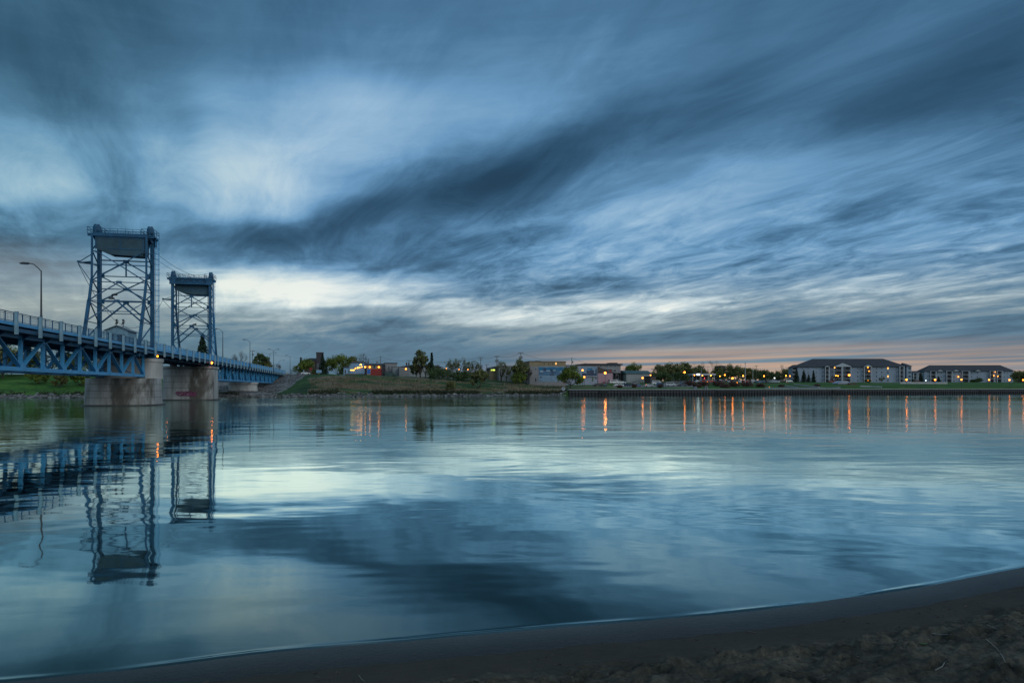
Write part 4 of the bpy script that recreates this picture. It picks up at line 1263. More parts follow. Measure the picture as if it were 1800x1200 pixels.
    tr.build('trunk', M['bark'], t)
    cr.build('crown', M[fol], t)
    return t
tree('spruce_tree', 'dark spruce standing behind the legs of the far lift tower', 356, 588, 420, 30, 'f_conifer', 'conifer', dens=1)
G1 = 'trees on the bank behind the near truss'
lbl1 = ['olive bush behind the truss at the left edge of the picture', 'dark round tree behind the first full truss bay', 'yellow green shrub behind the truss under the left street lamp',
        'bare brown tree behind the truss, right of the left street lamp', 'low green tree behind the truss just left of the near pier', 'dense green shrub low on the bank near the pier',
        'broad dark tree filling the gap under the bridge deck', 'small bushy tree at the water side left of the pier']
for i, (px, pt, Y, w, fol, kd) in enumerate([(4, 606, 262, 60, 'f_olive', 'round'), (44, 612, 270, 62, 'f_green', 'round'), (66, 640, 248, 34, 'f_willow', 'bush'), (88, 602, 275, 44, 'f_brown', 'bare'),
        (124, 618, 268, 50, 'f_green', 'round'), (140, 645, 246, 30, 'f_willow', 'bush'), (20, 626, 285, 80, 'f_green', 'round'), (104, 652, 243, 22, 'f_olive', 'bush')]):
    tree('bank_tree', lbl1[i], px, pt, Y, w, fol, kd, G1)
for i, (px, pt, Y, w, fol, kd, lb) in enumerate([
    (170, 612, 300, 60, 'f_green', 'round', 'round tree showing between truss members above the near pier'), (222, 616, 300, 56, 'f_green', 'round', 'dark tree behind the right end of the near truss'),
    (-60, 606, 262, 70, 'f_green', 'round', 'dark tree just beyond the left edge of the picture'), (-130, 606, 265, 80, 'f_olive', 'round', 'olive tree well beyond the left edge of the picture')]):
    tree('bank_tree', lb, px, pt, Y, w, fol, kd, G1)
G2 = 'trees beyond the far end of the bridge'
for (px, pt, Y, w, fol, kd, lb) in [
    (404, 619, 470, 26, 'f_brown', 'bare', 'bare tree above the bridge rail right of the far tower'), (422, 617, 480, 26, 'f_brown', 'bare', 'bare grey tree just left of the third street lamp'),
    (459, 618, 430, 26, 'f_green', 'tall', 'dark leafing tree right of the utility pole over the bridge'), (470, 632, 430, 18, 'f_olive', 'round', 'low olive tree tucked right of the dark leafing tree'),
    (487, 640, 520, 14, 'f_brown', 'bare', 'small bare tree below the double armed street lamp'), (520, 649, 520, 20, 'f_brown', 'bare', 'low brown tree at the very end of the bridge')]:
    tree('far_tree', lb, px, pt, Y, w, fol, kd, G2)
G3 = 'trees round the brick hall and restaurant'
for (px, pt, Y, w, fol, kd, lb) in [
    (538, 631, 365, 38, 'f_willow', 'bush', 'yellow green willow in front of the brick hall roof'), (529, 628, 480, 8, 'f_conifer', 'conifer', 'thin dark conifer tip poking up left of the brick hall'),
    (567, 622, 362, 15, 'f_conifer', 'conifer', 'narrow dark spruce in front of the brick tower'), (594, 622, 370, 46, 'f_willow', 'bush', 'largest dense green willow between brick tower and white hall'),
    (618, 624, 430, 26, 'f_olive', 'round', 'olive tree rising behind the white hall'), (634, 621, 440, 26, 'f_brown', 'bare', 'domed bare tree behind the white hall'),
    (572, 634, 372, 12, 'f_conifer', 'conifer', 'second dark spruce right beside the narrow one')]:
    o = tree('town_tree', lb, px, pt, Y, w, fol, kd, G3, dens=1.3)
G4 = 'trees along the middle of the far bank'
for (px, pt, Y, w, fol, kd, lb) in [
    (739, 613, 316, 23, 'f_olive', 'tall', 'tallest leafing tree in front of the long pale shed'), (731, 636, 318, 20, 'f_olive', 'round', 'small tree at the left foot of the tallest tree'), (748, 632, 322, 16, 'f_brown', 'bare', 'bare tree at the right foot of the tallest tree'),
    (759, 620, 314, 7, 'f_conifer', 'conifer', 'very thin pointed spruce right of the tallest tree'), (757, 634, 316, 14, 'f_olive', 'round', 'olive tree wrapped round the thin pointed spruce'), (767, 640, 318, 12, 'f_brown', 'bare', 'small bare tree right of the thin pointed spruce'),
    (787, 636, 335, 20, 'f_olive', 'bare', 'leftmost of the row of thin spring trees against the pink sky'), (797, 629, 335, 20, 'f_olive', 'bare', 'second thin spring tree against the pink sky'), (809, 627, 338, 22, 'f_olive', 'bare', 'tallest of the thin spring trees against the pink sky'),
    (822, 631, 340, 18, 'f_olive', 'bare', 'thin spring tree right of the tallest one'), (832, 631, 336, 20, 'f_olive', 'bare', 'rightmost of the thin spring trees against the pink sky'), (842, 640, 350, 14, 'f_brown', 'bare', 'small bare tree at the foot of the slim utility pole'),
    (842, 647, 283, 30, 'f_olive', 'bush', 'big dark olive bush low on the slope'), (792, 668, 272, 16, 'f_olive', 'bush', 'small yellowish bush on the grass slope'), (772, 652, 312, 66, 'f_green', 'bush', 'dark hedge mass under the thin pointed spruce'), (812, 655, 312, 50, 'f_green', 'bush', 'dark hedge mass under the row of spring trees'),
    (881, 636, 330, 20, 'f_olive', 'bare', 'thin tree in front of the pale wall, left of the transformer pole'), (890, 641, 332, 14, 'f_olive', 'bare', 'slight sapling beside the thin tree at the pale wall'),
    (914, 631, 318, 28, 'f_olive', 'tall', 'leafing tree growing round the transformer pole'), (925, 640, 320, 18, 'f_brown', 'bare', 'bare tree between transformer pole and mural building'), (912, 652, 316, 26, 'f_willow', 'bush', 'yellow green bush under the transformer pole'),
    (1003, 641, 303, 42, 'f_willow', 'round', 'round yellow green willow in front of the blue mural')]:
    tree('bank_tree' if kd != 'bush' else 'bank_shrub', lb, px, pt, Y, w, fol, kd, G4, dens=.6 if kd == 'tall' else 1.8 if kd == 'bare' else 1.0)
G5 = 'trees behind the car park'
for (px, pt, Y, w, fol, kd, lb) in [
    (1114, 636, 450, 27, 'f_willow', 'round', 'round yellow green tree behind the teal roofed shed'), (1160, 640, 420, 24, 'f_olive', 'round', 'leftmost tree of the wood behind the car park'), (1174, 637, 425, 26, 'f_olive', 'round', 'wide olive tree, second of the wood behind the car park'),
    (1192, 636, 430, 24, 'f_green', 'round', 'green tree just left of the bright orange lamp'), (1207, 634, 435, 24, 'f_olive', 'round', 'tall tree just behind the bright orange lamp'), (1220, 637, 430, 18, 'f_olive', 'bare', 'thin tree right of the bright orange lamp'),
    (1230, 640, 440, 20, 'f_green', 'round', 'green tree above the lit filling station canopy'), (1249, 634, 445, 30, 'f_brown', 'bare', 'broad bare crowned tree above the filling station'), (1262, 644, 440, 22, 'f_green', 'round', 'green tree right of the broad bare crown'),
    (1281, 640, 460, 22, 'f_green', 'round', 'green tree between the filling station and the tall flagpole'), (1296, 642, 450, 24, 'f_olive', 'round', 'olive tree behind the tall flagpole'), (1312, 644, 470, 22, 'f_green', 'round', 'dark tree right behind the tall flagpole'),
    (1327, 647, 480, 24, 'f_green', 'round', 'dark tree behind the red topped pole'), (1344, 650, 500, 26, 'f_green', 'round', 'low dark tree right of the red topped pole'), (1363, 651, 520, 26, 'f_green', 'round', 'low dark tree mass left of the distant utility pole'),
    (1381, 647, 500, 26, 'f_olive', 'round', 'olive tree beside the left end of the big apartment block'), (1148, 652, 400, 14, 'f_green', 'round', 'low dark tree at the right end of the teal roofed shed'), (1166, 656, 380, 34, 'f_green', 'bush', 'dark shrubbery behind the parked vans'),
    (1196, 655, 385, 30, 'f_green', 'bush', 'dark shrubbery under the bright orange lamp')]:
    tree('town_tree', lb, px, pt, Y, w * 1.22, 'f_olive' if fol == 'f_green' and kd == 'round' and px < 1320 else fol, kd, G5, dens=.85 if kd == 'round' else 1.5)
G6 = 'trees round the apartment blocks'
for (px, pt, Y, w, fol, kd, lb) in [
    (1400, 648, 440, 12, 'f_conifer', 'conifer', 'tallest of four spruces before the big apartment block'), (1413, 650, 442, 11, 'f_conifer', 'conifer', 'second of four spruces before the big apartment block'), (1421.5, 658, 440, 9, 'f_conifer', 'conifer', 'smallest of four spruces before the big apartment block'), (1430, 651, 444, 7, 'f_conifer', 'conifer', 'rightmost narrow spruce before the big apartment block'),
    (1466, 662, 430, 12, 'f_red', 'bare', 'small reddish tree in front of the gabled balconies'), (1526, 667, 420, 10, 'f_olive', 'bare', 'sapling in front of the middle balcony stack'), (1550, 663, 440, 8, 'f_olive', 'bare', 'bare sapling at the pale wall of the big apartment block'),
    (1619, 654, 500, 9, 'f_conifer', 'conifer', 'dark spruce between the two apartment blocks'), (1650, 661, 510, 8, 'f_conifer', 'conifer', 'small dark spruce at the left part of the far block'), (1720, 665, 520, 14, 'f_green', 'round', 'low green tree before the wide white wall of the far block'), (1712, 668, 500, 16, 'f_green', 'bush', 'dark shrubs before the wide white wall'),
    (1790, 651, 470, 24, 'f_olive', 'round', 'olive tree at the right edge of the picture'), (1806, 649, 480, 24, 'f_green', 'round', 'green tree just beyond the right edge of the picture'), (1830, 650, 500, 30, 'f_green', 'round', 'second tree beyond the right edge of the picture'),
    (1606, 668, 480, 14, 'f_green', 'bush', 'dark shrub between the two apartment blocks')]:
    tree('town_tree', lb, px, pt, Y, w, fol, kd, G6)
# a belt of far woods that reads as one mass
r = random.Random(77); b = MB()
for i in range(11000):
    px = r.uniform(1180, 2300) if i % 3 else r.uniform(640, 1200)
    Y = r.uniform(620, 760)
    top = 7 + 5 * mnoise.noise((px * .03, 1, 1)) + 2.5 * mnoise.noise((px * .2, 1, 2))
    c = Vector(((px - 900) / F * Y, Y, 6.5 + max(0, r.random() * top * 1.25)))
    leaf(b, c, 3.0 * r.uniform(.6, 1.4), r)
o = b.build('far_woods', M['f_green']); tag(o, 'low dark belt of distant woods behind the town', 'woods', kind='stuff')
# reddish hedges of the riverside park
G7 = 'reddish shrub beds of the riverside park'
for i, (px, w, pt, t_, lb) in enumerate([(1089, 10, 677, 14, 'small reddish shrub near the white sedan'), (1115, 11, 676, 14, 'reddish shrub in front of the blue hatchback'), (1161, 12, 676, 13, 'reddish shrub at the front of the dark van'),
        (1212, 26, 671, 34, 'reddish hedge left part, below the two small lamps'), (1236, 26, 672, 30, 'reddish hedge right of the pale flagpole foot'), (1262, 30, 672.5, 28, 'reddish hedge in the middle of the park'),
        (1288, 30, 673, 26, 'reddish hedge below the brightest park lamp'), (1314, 28, 674, 24, 'reddish hedge below the tall flagpole'), (1337, 22, 676, 20, 'rightmost reddish hedge of the long row'), (1373, 13, 677.5, 22, 'lone reddish shrub by the pale ramps'),
        (1436, 13, 676.5, 30, 'lone reddish shrub before the spruces'), (1225, 18, 676, 16, 'low reddish shrub at the edge of the lawn'), (1275, 22, 677, 14, 'low reddish shrub close to the river wall')]):
    Y = shoreY(px) + t_
    tree('park_shrub', lb, px, pt, Y, w, 'f_red', 'bush', G7, dens=.6)

# ============================================================= the town on the far bank
M['w_grey'] = mat('grey_stucco', (.20, .20, .205), .85, .12, .4)
M['w_pale'] = mat('pale_metal_siding', (.21, .23, .24), .7, .10, .3, stretch=(3, 3, .3))
M['w_white'] = mat('white_siding', (.20, .25, .32), .7, .10, .3)
M['w_tan'] = mat('tan_brick', (.22, .18, .11), .85, .15, .8)
M['w_brown'] = mat('brown_brick', (.075, .055, .050), .85, .2, .8)
M['w_dark'] = mat('dark_brick', (.045, .040, .048), .85, .2, .8)
M['w_red'] = mat('red_painted_board', (.22, .025, .022), .7, .15, .8)
M['w_pink'] = mat('pink_stucco', (.34, .22, .26), .85, .10, .5)
M['w_blue'] = mat('light_blue_wall', (.20, .33, .48), .8, .12, .5)
M['w_teal'] = mat('dark_teal_board', (.02, .06, .07), .8, .12, .5)
M['trim'] = mat('white_trim', (.34, .38, .43), .7, .08, .8)
M['dark_in'] = mat('dark_board_and_shade', (.02, .022, .028), .8, .2, .8)  # dark doors and boards, also shade painted in behind balconies
M['door_blue'] = mat('bright_blue_door', (.02, .11, .42), .6, .1, 1)
M['door_green'] = mat('green_door', (.02, .08, .05), .6, .1, 1)

class Bld:
    def __init__(s, name, label, cat, pa, pb, Y, pt, depth, ang=12.2, group=None, z0=None):
        s.th = math.radians(ang); s.c, s.s = math.cos(s.th), math.sin(s.th)
        s.O = Vector(((pa - 900) / F * Y, Y, 0))
        s.L = s.lx(pb); s.D = depth
        q = [s.O + Vector((s.c, s.s, 0)) * s.L * k for k in (0, .5, 1)]
        s.z0 = min(gxy(p.x, p.y) for p in q) - .25 if z0 is None else z0
        s.O.z = s.z0
        s.H = s.lz(pa, pt)
        s.t = thing(name, label, cat, s.O, s.th, group)
    def lx(s, px):
        k = (px - 900) / F
        return (k * s.O.y - s.O.x) / (s.c - k * s.s)
    def lz(s, px, py):
        Y = s.O.y + s.lx(px) * s.s
        return CAMH + (HZ - py) / F * Y - s.z0
    def part(s, name, mb, m, parent=None): return mb.build(name, M[m], parent or s.t)
    def wall(s, m, x0=None, x1=None, y0=0, y1=None, h=None, name='wall', h2=None):
        b = MB(); x0 = 0 if x0 is None else x0; x1 = s.L if x1 is None else x1
        b.bb(x0, x1, y0, s.D if y1 is None else y1, 0, h or s.H)
        return s.part(name, b, m)
    def flat(s, m='roof_dark', x0=None, x1=None, y0=0, y1=None, h=None, ov=.25, t=.35):
        b = MB(); x0 = 0 if x0 is None else x0; x1 = s.L if x1 is None else x1; h = h or s.H
        b.bb(x0 - ov, x1 + ov, y0 - ov, (s.D if y1 is None else y1) + ov, h, h + t)
        return s.part('roof', b, m)
    def gable(s, rise, m='roof_dark', axis='x', x0=None, x1=None, y0=0, y1=None, h=None, hip=0, ov=.5, name='roof'):
        x0 = 0 if x0 is None else x0; x1 = s.L if x1 is None else x1; y1 = s.D if y1 is None else y1; h = h or s.H
        x0 -= ov; x1 += ov; y0 -= ov; y1 += ov; b = MB()
        if axis == 'x': r0, r1 = (x0 + hip, (y0 + y1) / 2), (x1 - hip, (y0 + y1) / 2)
        else: r0, r1 = ((x0 + x1) / 2, y0 + hip), ((x0 + x1) / 2, y1 - hip)
        vs = [(x0, y0, h), (x1, y0, h), (x1, y1, h), (x0, y1, h), (r0[0], r0[1], h + rise), (r1[0], r1[1], h + rise),
              (x0, y0, h - .25), (x1, y0, h - .25), (x1, y1, h - .25), (x0, y1, h - .25)]
        if axis == 'x': fs = [(0, 1, 5, 4), (1, 2, 5), (2, 3, 4, 5), (3, 0, 4)]
        else: fs = [(0, 1, 4), (1, 2, 5, 4), (2, 3, 5), (3, 0, 4, 5)]
        fs += [(6, 9, 8, 7), (0, 6, 7, 1), (1, 7, 8, 2), (2, 8, 9, 3), (3, 9, 6, 0)]
        b.add(vs, fs)
        return s.part(name, b, m)
    def open_(s, px0, px1, py0, py1, m='winglass', name='window', y=0.0, frame=True, fm='trim'):
        """a window, door or panel on the front wall, given where the photo shows it"""
        x0, x1 = s.lx(px0), s.lx(px1); z1 = s.lz(px0, py0); z0 = max(.1, s.lz(px0, py1))
        b = MB(); b.bb(x0, x1, y - .04, y + .06, z0, z1)
        w = s.part(name, b, m)
        if frame:
            f = MB(); e = .10
            for q in ((x0 - e, x1 + e, z0 - e, z0), (x0 - e, x1 + e, z1, z1 + e), (x0 - e, x0, z0, z1), (x1, x1 + e, z0, z1)):
                f.bb(q[0], q[1], y - .08, y + .05, q[2], q[3])
            s.part('frame', f, fm, w)
        return w
    def box(s, name, px0, px1, py0, py1, d, m, y=0.0):
        b = MB(); b.bb(s.lx(px0), s.lx(px1), y - d, y + .02, max(0, s.lz(px0, py1)), s.lz(px0, py0))
        return s.part(name, b, m)

# brick hall with a square tower
B = Bld('brick_hall', 'dark brick hall with a square tower left of the big willow', 'building', 535, 569, 400, 631, 16)
B.wall('w_brown', h=B.lz(537, 633)); B.gable(1.6, 'roof_dark', hip=3, h=B.lz(537, 633))
x0, x1 = B.lx(556), B.lx(568)
b = MB(); b.bb(x0, x1, -1.0, 4, 0, B.lz(556, 620)); B.part('tower', b, 'w_dark')
b = MB(); b.bb(x0 - .2, x1 + .2, -1.2, 4.2, B.lz(556, 620), B.lz(556, 619)); B.part('tower_cap', b, 'w_brown')
B.open_(558, 560, 640, 650, 'winglass', y=-1.0); B.open_(564, 566, 640, 650, 'winglass', y=-1.0)
for q in (540, 545, 550): B.open_(q, q + 2, 642, 650)
# white hall behind the restaurant
B = Bld('white_hall', 'tall light blue gabled hall behind the restaurant terrace', 'building', 611, 641, 372, 636.5, 18)
B.wall('w_blue'); B.gable(.7, 'w_brown', hip=0)
B = Bld('garden_shed', 'small light blue lean-to left of the white hall', 'shed', 604, 612, 360, 645, 6)
B.wall('w_blue'); B.gable(.6, 'roof_dark', axis='y'); B.open_(606, 608, 650, 656, 'dark_in', 'door')
# restaurant: terrace and red lower wall
B = Bld('restaurant', 'low restaurant with red lower wall, blue door and a string of orange lamps', 'building', 641, 671, 334, 641, 13, ang=4)
B.wall('w_tan'); B.gable(.9, 'roof_dark', axis='x', hip=0, ov=.4)
b = MB(); b.bb(B.lx(651), B.L - .05, -.06, -.002, .0, B.lz(651, 648)); B.part('red_wainscot', b, 'w_red')
b = MB(); b.bb(-.02, B.lx(645), -.07, -.002, .1, B.lz(641, 646)); B.part('dark_bay', b, 'dark_in')
B.open_(645.5, 651, 649, 656.5, 'door_blue', 'door'); B.open_(656, 660, 642.5, 647, 'winglass')
b = MB(); b.bb(B.L, B.L + .3, -.3, 13.3, 0, B.H + .2); B.part('side_wall', b, 'w_dark')
b = MB(); b.tube((B.lx(661), 5, B.H), (B.lx(661), 5, B.H + 2.0), .45, n=8); B.part('chimney', b, 'steel')
for q in (642, 650, 666):
    b = MB(); p = (B.lx(q), -.35, B.lz(q, 645)); b.ball(p, .34, 8, 6); l_ = B.part('wall_lamp', b, 'lamp_yel')
    b = MB(); b.beam((p[0], -.3, p[2] + .36), (p[0], 0, p[2] + .5), .06); B.part('bracket', b, 'dark_steel', l_)
T = Bld('terrace', 'wooden restaurant terrace with pale posts and a lit yellow strip', 'terrace', 606, 640, 338, 646, 5, ang=8)
for i, q in enumerate(range(622, 641, 3)):
    b = MB(); b.bb(T.lx(q) - .1, T.lx(q) + .1, .05, .25, 0, T.lz(q, 646 - (q - 622) * .05)); T.part('post', b, 'trim')
b = MB(); b.bb(T.lx(606), T.lx(641), 0, .12, 0, 1.1); T.part('parapet', b, 'wood')
b = MB(); b.bb(T.lx(621), T.lx(641), .0, 5, T.lz(622, 646), T.lz(622, 645.2)); T.part('roof', b, 'roof_dark')
b = MB(); b.bb(T.lx(616), T.lx(623), -.15, .0, T.lz(616, 651), T.lz(616, 649.5)); T.part('light_strip', b, 'strip_on')
for q, yy in ((625, 647.2), (629, 646.2), (632.4, 645.6), (636, 644.8)):
    b = MB(); b.ball((T.lx(q), -.3, T.lz(q, yy)), .27 if q != 629 else .36, 8, 6); T.part('terrace_lamp', b, 'lamp_yel')
b = MB(); b.xz([(T.lx(632), T.lz(632, 641.6)), (T.lx(635.5), T.lz(632, 641.2)), (T.lx(635), T.lz(632, 639.2)), (T.lx(632.4), T.lz(632, 640.2))], .5, .8); T.part('lit_sign', b, 'strip_on')
# grey houses
B = Bld('grey_house', 'plain grey flat roofed house right of the restaurant', 'house', 676, 698, 352, 638.5, 14)
B.wall('w_grey'); B.flat(); B.open_(682, 685, 644, 649); B.open_(690, 692, 644, 649)
B = Bld('low_annex', 'low pale flat annex between grey house and long shed', 'building', 690, 708, 340, 644.5, 10)
B.wall('w_pale'); B.flat('w_grey', t=.2)
B = Bld('long_shed', 'long pale flat roofed shed behind the tallest bank tree', 'building', 706, 776, 336, 644, 22)
B.wall('w_pale'); B.gable(1.3, 'roof_dark', hip=6)
B.wall('w_grey', -1.2, 3.4, -.3, 5, B.lz(706, 645), name='corner_bay')
B.open_(706, 711, 651, 658, 'dark_in', 'door')
b = MB(); b.ball((B.lx(713.5), -.3, B.lz(713, 648.3)), .32, 8, 6); l_ = B.part('wall_lamp', b, 'lamp_yel')
for q in (716, 720):
    b = MB(); b.tube((B.lx(q), 6, B.H), (B.lx(q), 6, B.H + 2.2), .35, n=8); B.part('chimney', b, 'w_brown')
B = Bld('garage', 'low dark roofed garage right of the long pale shed', 'building', 777, 792, 345, 650, 9)
B.wall('w_pale', h=B.lz(777, 655)); B.gable(1.7, 'roof_dark', h=B.lz(777, 655))
B = Bld('small_house', 'tiny pale blue house right of the thin spring trees', 'house', 848, 860, 380, 652, 8)
B.wall('w_blue', h=B.lz(848, 655)); B.gable(1.2, 'roof_dark', h=B.lz(848, 655))
# corner shop with green sign and the long pale wall
B = Bld('corner_shop', 'tan corner shop with a lit green window sign', 'shop', 861, 877, 344, 647.5, 9)
B.wall('w_tan', h=B.lz(861, 648)); B.gable(.9, 'roof_dark', h=B.lz(861, 648), hip=1)
b = MB(); b.bb(B.lx(862.5), B.lx(871), -.12, -.01, B.lz(863, 652.5), B.lz(863, 648.5)); sg = B.part('sign_board', b, 'dark_in')
b = MB(); b.bb(B.lx(865.5), B.lx(870), -.17, -.125, B.lz(863, 651.3), B.lz(863, 649)); B.part('lit_panel', b, 'win_green', sg)
b = MB(); b.bb(B.lx(863), B.lx(864), -.17, -.125, B.lz(863, 651.6), B.lz(863, 649)); B.part('lit_bar', b, 'win_green', sg)
B = Bld('warehouse', 'long blank pale warehouse left of the transformer pole', 'building', 877, 931, 340, 643.5, 20)
B.wall('w_pale'); B.flat('w_grey', t=.25); B.open_(879, 881, 652, 661, 'dark_in', 'door')
# mural building
B = Bld('mural_building', 'large flat roofed building with blue river mural and tan parapet', 'building', 931, 995, 322, 643, 24)
B.wall('w_grey', 0, B.lx(945)); 
B.wall('w_grey', B.lx(945) + .005, B.L, .0, name='mural_wall')
b = MB(); b.bb(0, B.L, .4, 24, B.H + .01, B.lz(931, 635.3)); up = B.part('upper_storey', b, 'w_tan')
b = MB(); b.bb(-.2, B.L + .2, .2, 24.2, B.lz(931, 635.3), B.lz(931, 634.3)); B.part('parapet', b, 'w_brown')
b = MB(); b.bb(B.lx(945), B.lx(952), 1, 6, B.lz(931, 634.3), B.lz(931, 633.2)); B.part('roof_unit', b, 'w_grey')
for q in (956, 964, 971): B.open_(q, q + 2, 638, 640, 'winglass', y=.4, frame=False)
B.open_(976.8, 978.6, 637, 640.5, 'win_on', y=.4, frame=False)
B.open_(940.5, 943, 647, 650); B.open_(940.5, 943, 664, 671, 'dark_in', 'door')
def mural(B, px0, px1, py0, py1, bands, blobs, y=-.02):
    """a painted wall panel: flat painted fields a few millimetres apart"""
    b = MB(); b.bb(B.lx(px0), B.lx(px1), y - .03, y + .018, max(.05, B.lz(px0, py1)), B.lz(px0, py0))
    p = B.part('mural', b, bands[0])
    for i, (a0, a1, c0, c1, m_) in enumerate(blobs):
        b = MB(); x0_, x1_ = B.lx(a0), B.lx(a1); z1_, z0_ = B.lz(px0, c0), B.lz(px0, c1)
        n_ = 10; rr = random.Random(int(a0 * 13 + c0)); top = []
        for k_ in range(n_ + 1): top.append((x0_ + (x1_ - x0_) * k_ / n_, z1_ - (z1_ - z0_) * .35 * rr.random()))
        b.xz([(x0_, z0_)] + top + [(x1_, z0_)], y - .034 - .004 * i, y - .031 - .004 * i)
        B.part('painted_field', b, m_, p)
M['m_sky'] = mat('mural_blue', (.02, .13, .25), .8, .25, .5); M['m_lake'] = mat('mural_lake', (.06, .13, .22), .8, .25, .6)
M['m_low'] = mat('mural_pale_blue', (.15, .24, .33), .8, .18, .5); M['m_fig'] = mat('mural_dark', (.03, .05, .09), .8, .3, .8); M['m_sand'] = mat('mural_sand', (.30, .24, .24), .8, .2, .6)
mural(B, 947, 992, 644, 670.5, ['m_low'], [(947, 992, 644.3, 651, 'm_sky'), (947, 984, 650, 659.5, 'm_lake'), (955, 960, 646, 651, 'm_fig'), (967, 972, 648, 652, 'm_fig'),
      (960, 967, 650.6, 652, 'trim'), (969, 974, 652.5, 656, 'm_fig'), (949, 955, 651.5, 653.5, 'trim'), (972, 977, 648.5, 652, 'm_low'), (966, 974, 657, 659.5, 'm_fig'), (949, 952, 661, 664, 'm_fig')])
B = Bld('painted_annex', 'low white annex painted with a dark boat mural, behind the willow', 'building', 995.5, 1050, 331, 642.5, 16)
B.wall('w_white'); B.flat('w_brown', t=.3)
mural(B, 1021, 1049.5, 644, 660.5, ['m_low'], [(1022, 1049.5, 644, 652, 'm_low'), (1023, 1049, 655, 660.3, 'm_fig'), (1031, 1044, 649, 656, 'm_fig'), (1046.5, 1049, 647, 656, 'm_fig'), (1032, 1041, 646.5, 650, 'm_sky')])
B.open_(1040.5, 1043, 663, 670.5, 'door_green', 'door'); B.open_(1046, 1049, 663, 666)
B.box('canopy', 1022, 1049, 660.8, 661.6, .8, 'trim')
# three storey hotel
B = Bld('hotel', 'three storey grey hotel with dark flat roof and balcony columns', 'building', 1030, 1091, 372, 639.5, 16)
B.wall('w_grey', h=B.lz(1030, 641)); B.flat('roof_dark', h=B.lz(1030, 641), ov=.9, t=.7)
b = MB(); b.bb(B.lx(1076), B.lx(1088), 2, 9, B.H + .3, B.lz(1076, 637)); B.part('roof_unit', b, 'roof_dark')
for (a0, a1) in ((1054, 1058), (1064.5, 1069), (1072, 1076), (1078.5, 1083)):
    for (c0, c1) in ((641.5, 644.8), (649.5, 653)):
        B.open_(a0, a1, c0, c1, 'winglass')
B.open_(1079, 1083.5, 657, 660, 'winglass')
B.box('balcony_slab', 1075, 1091, 655.2, 656, 1.6, 'roof_dark')
B.box('balcony_slab', 1062, 1077, 648, 648.6, 1.2, 'trim')
for q in (1076, 1080, 1088.5): B.box('column', q, q + 1.1, 656, 667, 1.5, 'w_dark')
B.open_(1081.5, 1087, 659, 666, 'dark_in', 'door')
B = Bld('gabled_house', 'red brown building with steep end gable before the hotel', 'building', 1051, 1077, 352, 655, 12)
b = MB(); b.xz([(0, B.H - .1), (0, B.lz(1051, 643.5)), (B.lx(1056), B.lz(1051, 645.5)), (B.lx(1074), B.lz(1051, 654))], 1.0, 8); B.part('gable', b, 'w_brown')
B.wall('w_pink'); B.flat('roof_dark', t=.45, ov=.3)
b = MB(); b.bb(B.lx(1071), B.lx(1075), -.05, .02, B.lz(1071, 654.7), B.lz(1071, 650)); B.part('sign_panel', b, 'w_red')
b = MB(); b.xz([(B.lx(1058.5), 0), (B.lx(1062), 0), (B.lx(1060.5), 1.5)], -1.2, -1.0); B.part('orange_awning', b, 'w_red')
# teal roofed shed
B = Bld('metal_shed', 'long grey shed with dark teal roof behind the sedans', 'building', 1101, 1145, 372, 656, 12, ang=14)
B.wall('w_pale'); B.gable(1.7, 'roof_teal', hip=0)
B = Bld('brown_shed', 'low dark brown shed at the right end of the teal roofed one', 'shed', 1143, 1153, 362, 662, 8)
B.wall('w_brown'); B.flat('roof_dark')
# filling station
B = Bld('filling_station', 'lit filling station with flat white canopy behind the car park', 'filling station', 1217, 1258, 414, 656.5, 12, ang=8)
b = MB(); b.bb(0, B.L, 0, 8, B.H - .9, B.H); B.part('canopy', b, 'trim')
for q in (1219, 1232, 1246, 1256.5): 
    for yy in (1, 7):
        b = MB(); b.bb(B.lx(q) - .15, B.lx(q) + .15, yy - .15, yy + .15, 0, B.H - .9); B.part('column', b, 'trim')
b = MB(); b.bb(B.lx(1238), B.lx(1256), 9, 15, 0, B.H + .4); B.part('kiosk', b, 'w_brown')
b = MB(); b.bb(B.lx(1225), B.lx(1230), -.1, -.005, B.H - .95, B.H - .1); B.part('lit_sign', b, 'lamp_wht')
b = MB(); b.bb(B.lx(1248), B.lx(1249.2), 8.8, 8.95, .3, 3.2)
M['red_on'] = glow('red_neon', (1.0, .05, .08), 3); B.part('red_sign', b, 'red_on')
B = Bld('gabled_cottage', 'cottage with grey gable roof left of the filling station', 'house', 1217, 1229, 440, 656, 8)
B.wall('w_grey', h=B.lz(1217, 656)); B.gable(2.0, 'w_grey', h=B.lz(1217, 656))
B = Bld('white_cottage', 'small white house glimpsed between trees near the orange lamp', 'house', 1188, 1206, 404, 661, 8)
B.wall('w_white', h=B.lz(1188, 662)); B.gable(1.3, 'roof_dark'); B.open_(1190, 1192, 663, 666); B.open_(1196, 1198, 663, 666); B.open_(1201, 1203.5, 663, 668, 'dark_in', 'door')
B = Bld('distant_block', 'boxy grey block just above the trees, behind the tall flagpole', 'building', 1267, 1275, 560, 643, 10)
B.wall('w_dark'); B.flat('w_grey')

